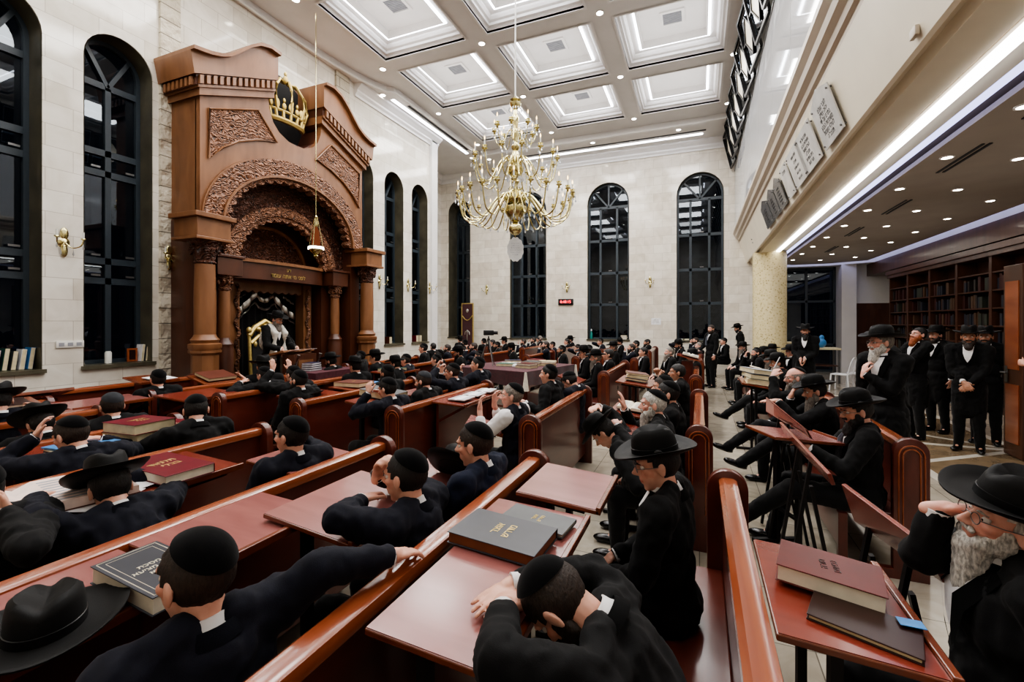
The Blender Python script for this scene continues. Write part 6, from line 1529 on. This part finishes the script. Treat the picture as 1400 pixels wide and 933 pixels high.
# ---- standing men
person('tall grey-bearded man standing in open black coat and white shirt, hand on chest', (1.68, 5.62, 1.65), 124, 4, hy=-22, hp=4, pose='stand', gear='hat', beard=(.06, 'hair_white'), hair='hair_grey', glasses=True, vox=.0075, skin='skin_pink', lw=('w', 1.52, 5.55, 1.33), lh=((.2, .2, 1), (-1, -.3, 0), 1), lcurl=.7)
person('hatted man standing partly hidden behind the tall grey-bearded man', (2.2, 7.3, 1.70), 96, 2, pose='stand', gear='hat', vox=.012)
person('ginger-bearded man with glasses standing with folded arms by the bookcases', (3.2, 9.1, 1.64), 104, -4, hy=6, hp=-8, pose='stand', gear='smallkippah', hair='hair_black', beard=(.05, 'hair_ginger'), glasses=True, vox=.0085, skin='skin_pink', lw=(.08, .26, 1.22), rw=(-.08, .28, 1.2), lh=((1, .1, 0), (0, 1, 0)), rh=((-1, .1, 0), (0, 1, 0)), lhint=(-1, .1, -.4), rhint=(1, .1, -.4))
person('bearded man in black suit standing with hands joined, facing the camera', (3.54, 8.45, 1.63), 150, 0, hy=4, hp=4, pose='stand', gear='hat', beard=(.03, 'hair_brown'), hair='hair_brown', vox=.008, skin='skin_tan', lw=(-.03, .2, .98), rw=(.03, .22, 1.0), lh=((.6, .3, -.7), (0, 1, .3)), rh=((-.6, .3, -.7), (0, 1, .3)))
person('dark-eyed man with short beard standing beside the open door, black hat', (3.98, 9.05, 1.62), 148, 2, hp=6, pose='stand', gear='hat', beard=(.03, 'hair_black'), vox=.009, skin='skin_tan')
person('man peeking over the shoulder of the joined-hands man', (3.66, 9.75, 1.62), 120, 2, pose='stand', gear='hat', beard=(.02, 'hair_brown'), vox=.012)
person('grey-bearded old man seated on the plastic chair between standing men', (3.95, 10.35, 1.22), 104, -8, hp=-12, gear='smallkippah', beard=(.08, 'hair_grey'), hair='hair_grey', vox=.01, skin='skin_pink')
person('man at the right edge gripping the open wooden door', (3.95, 7.35, 1.64), 110, 0, pose='stand', vox=.011, gear='hat', lw=('w', 3.72, 7.62, 1.32), lh=((-.3, 1, .2), (-1, -.3, 0), 1), curl=.8)
person('bearded man in hat standing by the high table beyond the column', (2.13, 11.6, 1.69), 160, 0, hy=6, pose='stand', gear='hat', beard=(.06, 'hair_black'), vox=.011, lw=(-.02, .2, 1.05), rw=(.05, .22, 1.03))
person('young bareheaded man in black suit standing before the back window', (.3, 14.0, 1.68), 120, -2, hy=20, pose='stand', gear='none', beard=(.01, 'hair_brown'), hair='hair_brown', vox=.012, tie=True, rw=(.2, .25, 1.0))
person('man in tall black hat standing against the back wall beside the column', (1.12, 16.1, 1.64), 92, 8, hp=16, pose='stand', gear='hat', beard=(.02, 'hair_black'), vox=.013)
person('speaker in black hat and pale prayer shawl standing at the lectern before the ark', (-7.0, 5.93, 1.62), -80, 8, hp=18, hy=0, pose='stand', gear='hat', beard=(.05, 'hair_grey'), shawl=True, vox=.010, loc=None, lw=('w', -6.72, 6.12, 1.10), rw=('w', -6.72, 5.80, 1.10), glasses=True)
D.objects[-1]  # noqa
for o in COL.objects:
    if o.get('label', '').startswith('speaker in black hat'): o.location.z = .26
# ---- crowd prototypes
PR = {}
def proto_p(key, **kw):
    p = person('prototype', None, 0, loc=(0, 0, 0), vox=.0135, detail=False, **kw); p['hx'] = 0
    PR[key] = [p, False]
proto_p('K1', lean=6, hp=4, gear='kippah')
proto_p('K2', lean=8, hp=4, gear='kippah', beard=(.03, 'hair_black'), skin='skin_tan')
proto_p('K3', lean=16, hp=10, gear='kippah', jacket='cloth_navy', hair='hair_brown', rw=(.03, .24, 1.06), rh=((0, .1, 1), (0, 1, 0)), curl=.8)
proto_p('H1', lean=6, hp=8, gear='hat')
proto_p('H2', lean=10, hp=10, gear='hat', beard=(.07, 'hair_black'))
proto_p('H3', lean=6, hp=4, gear='hat', beard=(.14, 'hair_grey'), skin='skin_pink', hair='hair_grey')
proto_p('B1', lean=4, hp=0, gear='none', hair='hair_black', jacket='cloth_black')
proto_p('B2', lean=4, hp=-6, gear='none', hair='hair_brown', beard=(.02, 'hair_brown'), jacket='cloth_navy', lw=(-.04, .22, 1.08), lh=((0, 0, 1), (0, 1, 0)), curl=.7)
proto_p('G1', lean=2, hp=-4, gear='smallkippah', hair='hair_grey', beard=(.08, 'hair_grey'), skin='skin_pink')
LINES = [.12, 1.4, 0, -1.4, -2.8, -4.1, -5.4, -6.7]
placed = [Vector((o.location.x, o.location.y)) for o in COL.objects if o.get('category') == 'person' and o.get('label') != 'prototype']
HOFF = Vector((0, .13, 0))
def crowd(px, py, key, label, dep=None, face=0, z=1.17):
    dep0 = dep or (CAMH-z)*FPX/max(4, (py-440))
    d = ray(px, py); best = None
    for lx in LINES[1:]:
        X = lx-.36
        t = X/d.x if abs(d.x) > 1e-3 else 99
        if t <= 5: continue
        err = abs(t-dep0)/dep0
        if best is None or err < best[0]: best = (err, t)
    t = best[1] if best and best[0] < .07 else dep0
    if dep: t = dep
    x, y = d.x*t, min(16.6, d.y*t)
    hd_ = 90+face
    tgt = math.degrees(math.atan2(-(-7-x), (6-y))) # towards the speaker
    dlt = max(-35, min(35, tgt-90)); hd_ += dlt*.6
    for _ in range(12):
        clash = [q for q in placed if (Vector((x, y))-q).length < .44]
        if not clash: break
        v = Vector((x, y))-clash[0]; v = v.normalized()*.12 if v.length > .01 else Vector((.05, .1)); x += v.x*.3; y += abs(v.y)+.08
    y = min(y, 16.55); placed.append(Vector((x, y)))
    P0, used = PR[key]
    off = Matrix.Rotation(R(hd_), 3, 'Z')@HOFF
    loc = (x-off.x, y-off.y, random.uniform(-.012, .02))
    sc = random.uniform(.95, 1.04); sc = (sc, sc, sc)
    if not used: P0.location = loc; P0.rotation_euler = (0, 0, R(hd_)); P0.scale = sc; P0['label'] = label; P0['group'] = 'seated congregation'; PR[key][1] = True; return P0
    return dup(P0, loc, R(hd_), label, 'seated congregation', sc)
C_ = [
 (327, 507, 'H1', 'hatted man with glasses low in front of the ark curtain'),
 (349, 497, 'K1', 'kippah-wearing man in black in front of the speaker lectern'),
 (452, 494, 'H2', 'man in black hat and navy jacket right of the maroon cloth table', 8.2),
 (489, 486, 'K1', 'black-haired man with white collar right of the ark column'),
 (510, 487, 'H1', 'hatted man with white collar, second from the ark column'),
 (527, 508, 'K2', 'dark-bearded kippah wearer in navy behind the green book'),
 (483, 520, 'H1', 'man bent under a black hat next to the reading boy', 7.0),
 (558, 489, 'K3', 'man with raised fingers below the narrow left windows'),
 (573, 490, 'K1', 'kippah wearer right beside the man with raised fingers'),
 (540, 492, 'H2', 'hatted man below the first narrow window beyond the ark'),
 (590, 474, 'B1', 'dark-haired man near the left wall corner, nearest the last left window'),
 (607, 474, 'B2', 'brown-haired man in suit one place right of the last left window'),
 (598, 484, 'K2', 'bearded kippah wearer just below the brown-haired corner man'),
 (628, 465, 'H1', 'man with black hat in front of the corner window'),
 (627, 482, 'H2', 'bearded man in wide hat left of the tripod'),
 (643, 476, 'B2', 'clean-cut man in profile directly under the maroon banner'),
 (634, 470, 'K1', 'kippah wearer between the corner window and the banner'),
 (660, 467, 'K1', 'kippah wearer right of the maroon banner'),
 (658, 484, 'K3', 'man with hand to face just left of the tripod legs', 9.9),
 (670, 468, 'B1', 'dark head immediately behind the tripod camera'),
 (688, 466, 'H1', 'hatted man right of the tripod camera'),
 (699, 472, 'H2', 'man in broad black hat leaning over the reading table', 12.5),
 (712, 467, 'B2', 'fair-skinned man in grey suit under the second back window'),
 (726, 466, 'B2', 'ginger-haired man with hands at his face under the second back window'),
 (735, 465, 'G1', 'grey-haired man at the right end of the second back window'),
 (742, 471, 'B2', 'man with long profile and arm raised behind the reading table', 13),
 (757, 468, 'K3', 'man covering his mouth below the red clock'),
 (766, 476, 'K2', 'bearded man below the red clock turned left'),
 (772, 465, 'B1', 'dark-haired man straight under the red clock'),
 (782, 466, 'H2', 'hatted man right of the red clock'),
 (792, 472, 'K3', 'man holding his forehead right of the red clock'),
 (796, 484, 'H1', 'hatted man below the stone pier right of the clock'),
 (803, 475, 'K2', 'bearded kippah wearer left of the third back window'),
 (811, 496, 'H3', 'grey-bearded man in black hat by the arched pew end behind the reading table', 8.6),
 (823, 486, 'B1', 'man with white collar behind the grey-bearded hatted man'),
 (823, 468, 'K3', 'man resting head on hand under the third back window'),
 (836, 476, 'H3', 'white-haired man with hat under the third back window'),
 (856, 475, 'B2', 'bareheaded man in open white shirt right of the third window'),
 (867, 474, 'K1', 'kippah wearer leaning back right of the open-shirted man'),
 (886, 466, 'B1', 'dark-haired man below the paper notice'),
 (896, 462, 'K2', 'bearded man just right of the paper notice'),
 (909, 482, 'G1', 'elderly grey-bearded man with small kippah right of centre'),
 (928, 473, 'H2', 'man in black hat under the left edge of the fourth window'),
 (944, 486, 'H1', 'man with tall hat behind the profile man'),
 (948, 466, 'B2', 'man with reddish face under the fourth window'),
 (956, 473, 'G1', 'old man with long grey sideburns beside the lectern'),
 (1013, 474, 'H3', 'grey-bearded hatted man with outstretched hand left of the column'),
 (1045, 482, 'H2', 'hatted man directly in front of the mosaic column base', 9.6),
 (1078, 484, 'H1', 'man in black hat right of the mosaic column base', 10.6),
 (1053, 476, 'H3', 'bearded man in hat half hidden behind the column row', 11.5),
 (576, 478, 'K1', 'kippah wearer below the second narrow window beyond the ark'),
 (617, 474, 'K3', 'man raising his hand left of the corner window'),
 (678, 474, 'K2', 'bearded man partly hidden by the tripod legs', 14),
 (748, 463, 'K1', 'kippah wearer in the last row between second window and clock'),
 (846, 466, 'H1', 'hatted man in the last row right part of third window'),
 (875, 483, 'B1', 'dark-haired man low behind the arched pew end', 10.5),
 (985, 466, 'K1', 'kippah wearer in the last row behind the standing man'),
 (935, 463, 'K3', 'man with hand raised beside the standing bareheaded man'),
]
for e in C_: crowd(e[0], e[1], e[2], e[3], *(e[4:5]))
print('people', NP, 'crowd', len(C_))
# ================================================================ LIGHTS, WORLD, CAMERA
def area(name, loc, rot, sx, sy, p, col=(1, .97, .93)):
    l = D.lights.new(name, 'AREA'); l.shape = 'RECTANGLE'; l.size = sx; l.size_y = sy; l.energy = p; l.color = col
    o = D.objects.new(name, l); COL.objects.link(o); o.location = loc; o.rotation_euler = rot; return o
for x0, x1 in XI:
    for y0, y1 in YI:
        if y0 < -2.4: continue
        area('coffer_light', ((x0+x1)/2, (y0+y1)/2, ZT-.03), (0, 0, 0), 1.3, 1.3, 72 if y0 > 3 else 34)
        area('coffer_fill', ((x0+x1)/2, (y0+y1)/2, ZT-.0), (PI, 0, 0), 1.7, 1.7, 9, (1, .98, .97))  # unseen upward lamp added to brighten the inside of each coffer
for y in (0, 5, 10, 15): area('gallery_light', (3.9, y+1, 3.85), (0, 0, 0), 2, 3.5, 26, (1, .93, .82))
for y in (2, 7, 12, 17): area('gallery_soffit_fill', (3.9, y, 3.2), (PI, 0, 0), 2.4, 4, 2.5, (1, .95, .9))  # added fill without a fixture, lifts the dim soffit under the gallery
area('gallery_upper_light', (2.3, 6, 7.9), (0, 0, 0), 1, 14, 60)
for i, (y, e) in enumerate([(3, 40), (8, 40), (13, 40)]):
    area('cove_wash', (-7.9, y, 7.9), (0, R(-30), 0), .3, 3, e)
area('back_wash', (-3.3, 16.0, 8.1), (R(-25), 0, 0), 7, .3, 60)
w = D.worlds.new('World'); bpy.context.scene.world = w; w.use_nodes = True
w.node_tree.nodes['Background'].inputs[0].default_value = (.012, .018, .03, 1); w.node_tree.nodes['Background'].inputs[1].default_value = .5
cam = D.cameras.new('Camera'); cam.sensor_width = 36; cam.lens = 36*FPX/1400; cam.clip_start = .02; cam.clip_end = 200
# horizon sits 26.5 px above the frame centre: use a vertical lens shift so verticals stay vertical
cam.shift_y = -26.5/1400
co = D.objects.new('Camera', cam); COL.objects.link(co); co.location = (0, 0, CAMH); co.rotation_euler = (R(90), 0, YAW)
sc = bpy.context.scene; sc.camera = co
sc.view_settings.view_transform = 'AgX'
try: sc.view_settings.look = 'AgX - Medium High Contrast'
except Exception: pass
sc.view_settings.exposure = .3
sc.cycles.max_bounces = 6; sc.cycles.diffuse_bounces = 3; sc.cycles.glossy_bounces = 3; sc.cycles.transparent_max_bounces = 8
sc.cycles.use_denoising = True; sc.cycles.sample_clamp_indirect = 4
sc.cycles.use_adaptive_sampling = True; sc.cycles.adaptive_threshold = .02
sc.cycles.caustics_reflective = False; sc.cycles.caustics_refractive = False

D.scenes.remove(WORK)
D.batch_remove(TRASH)
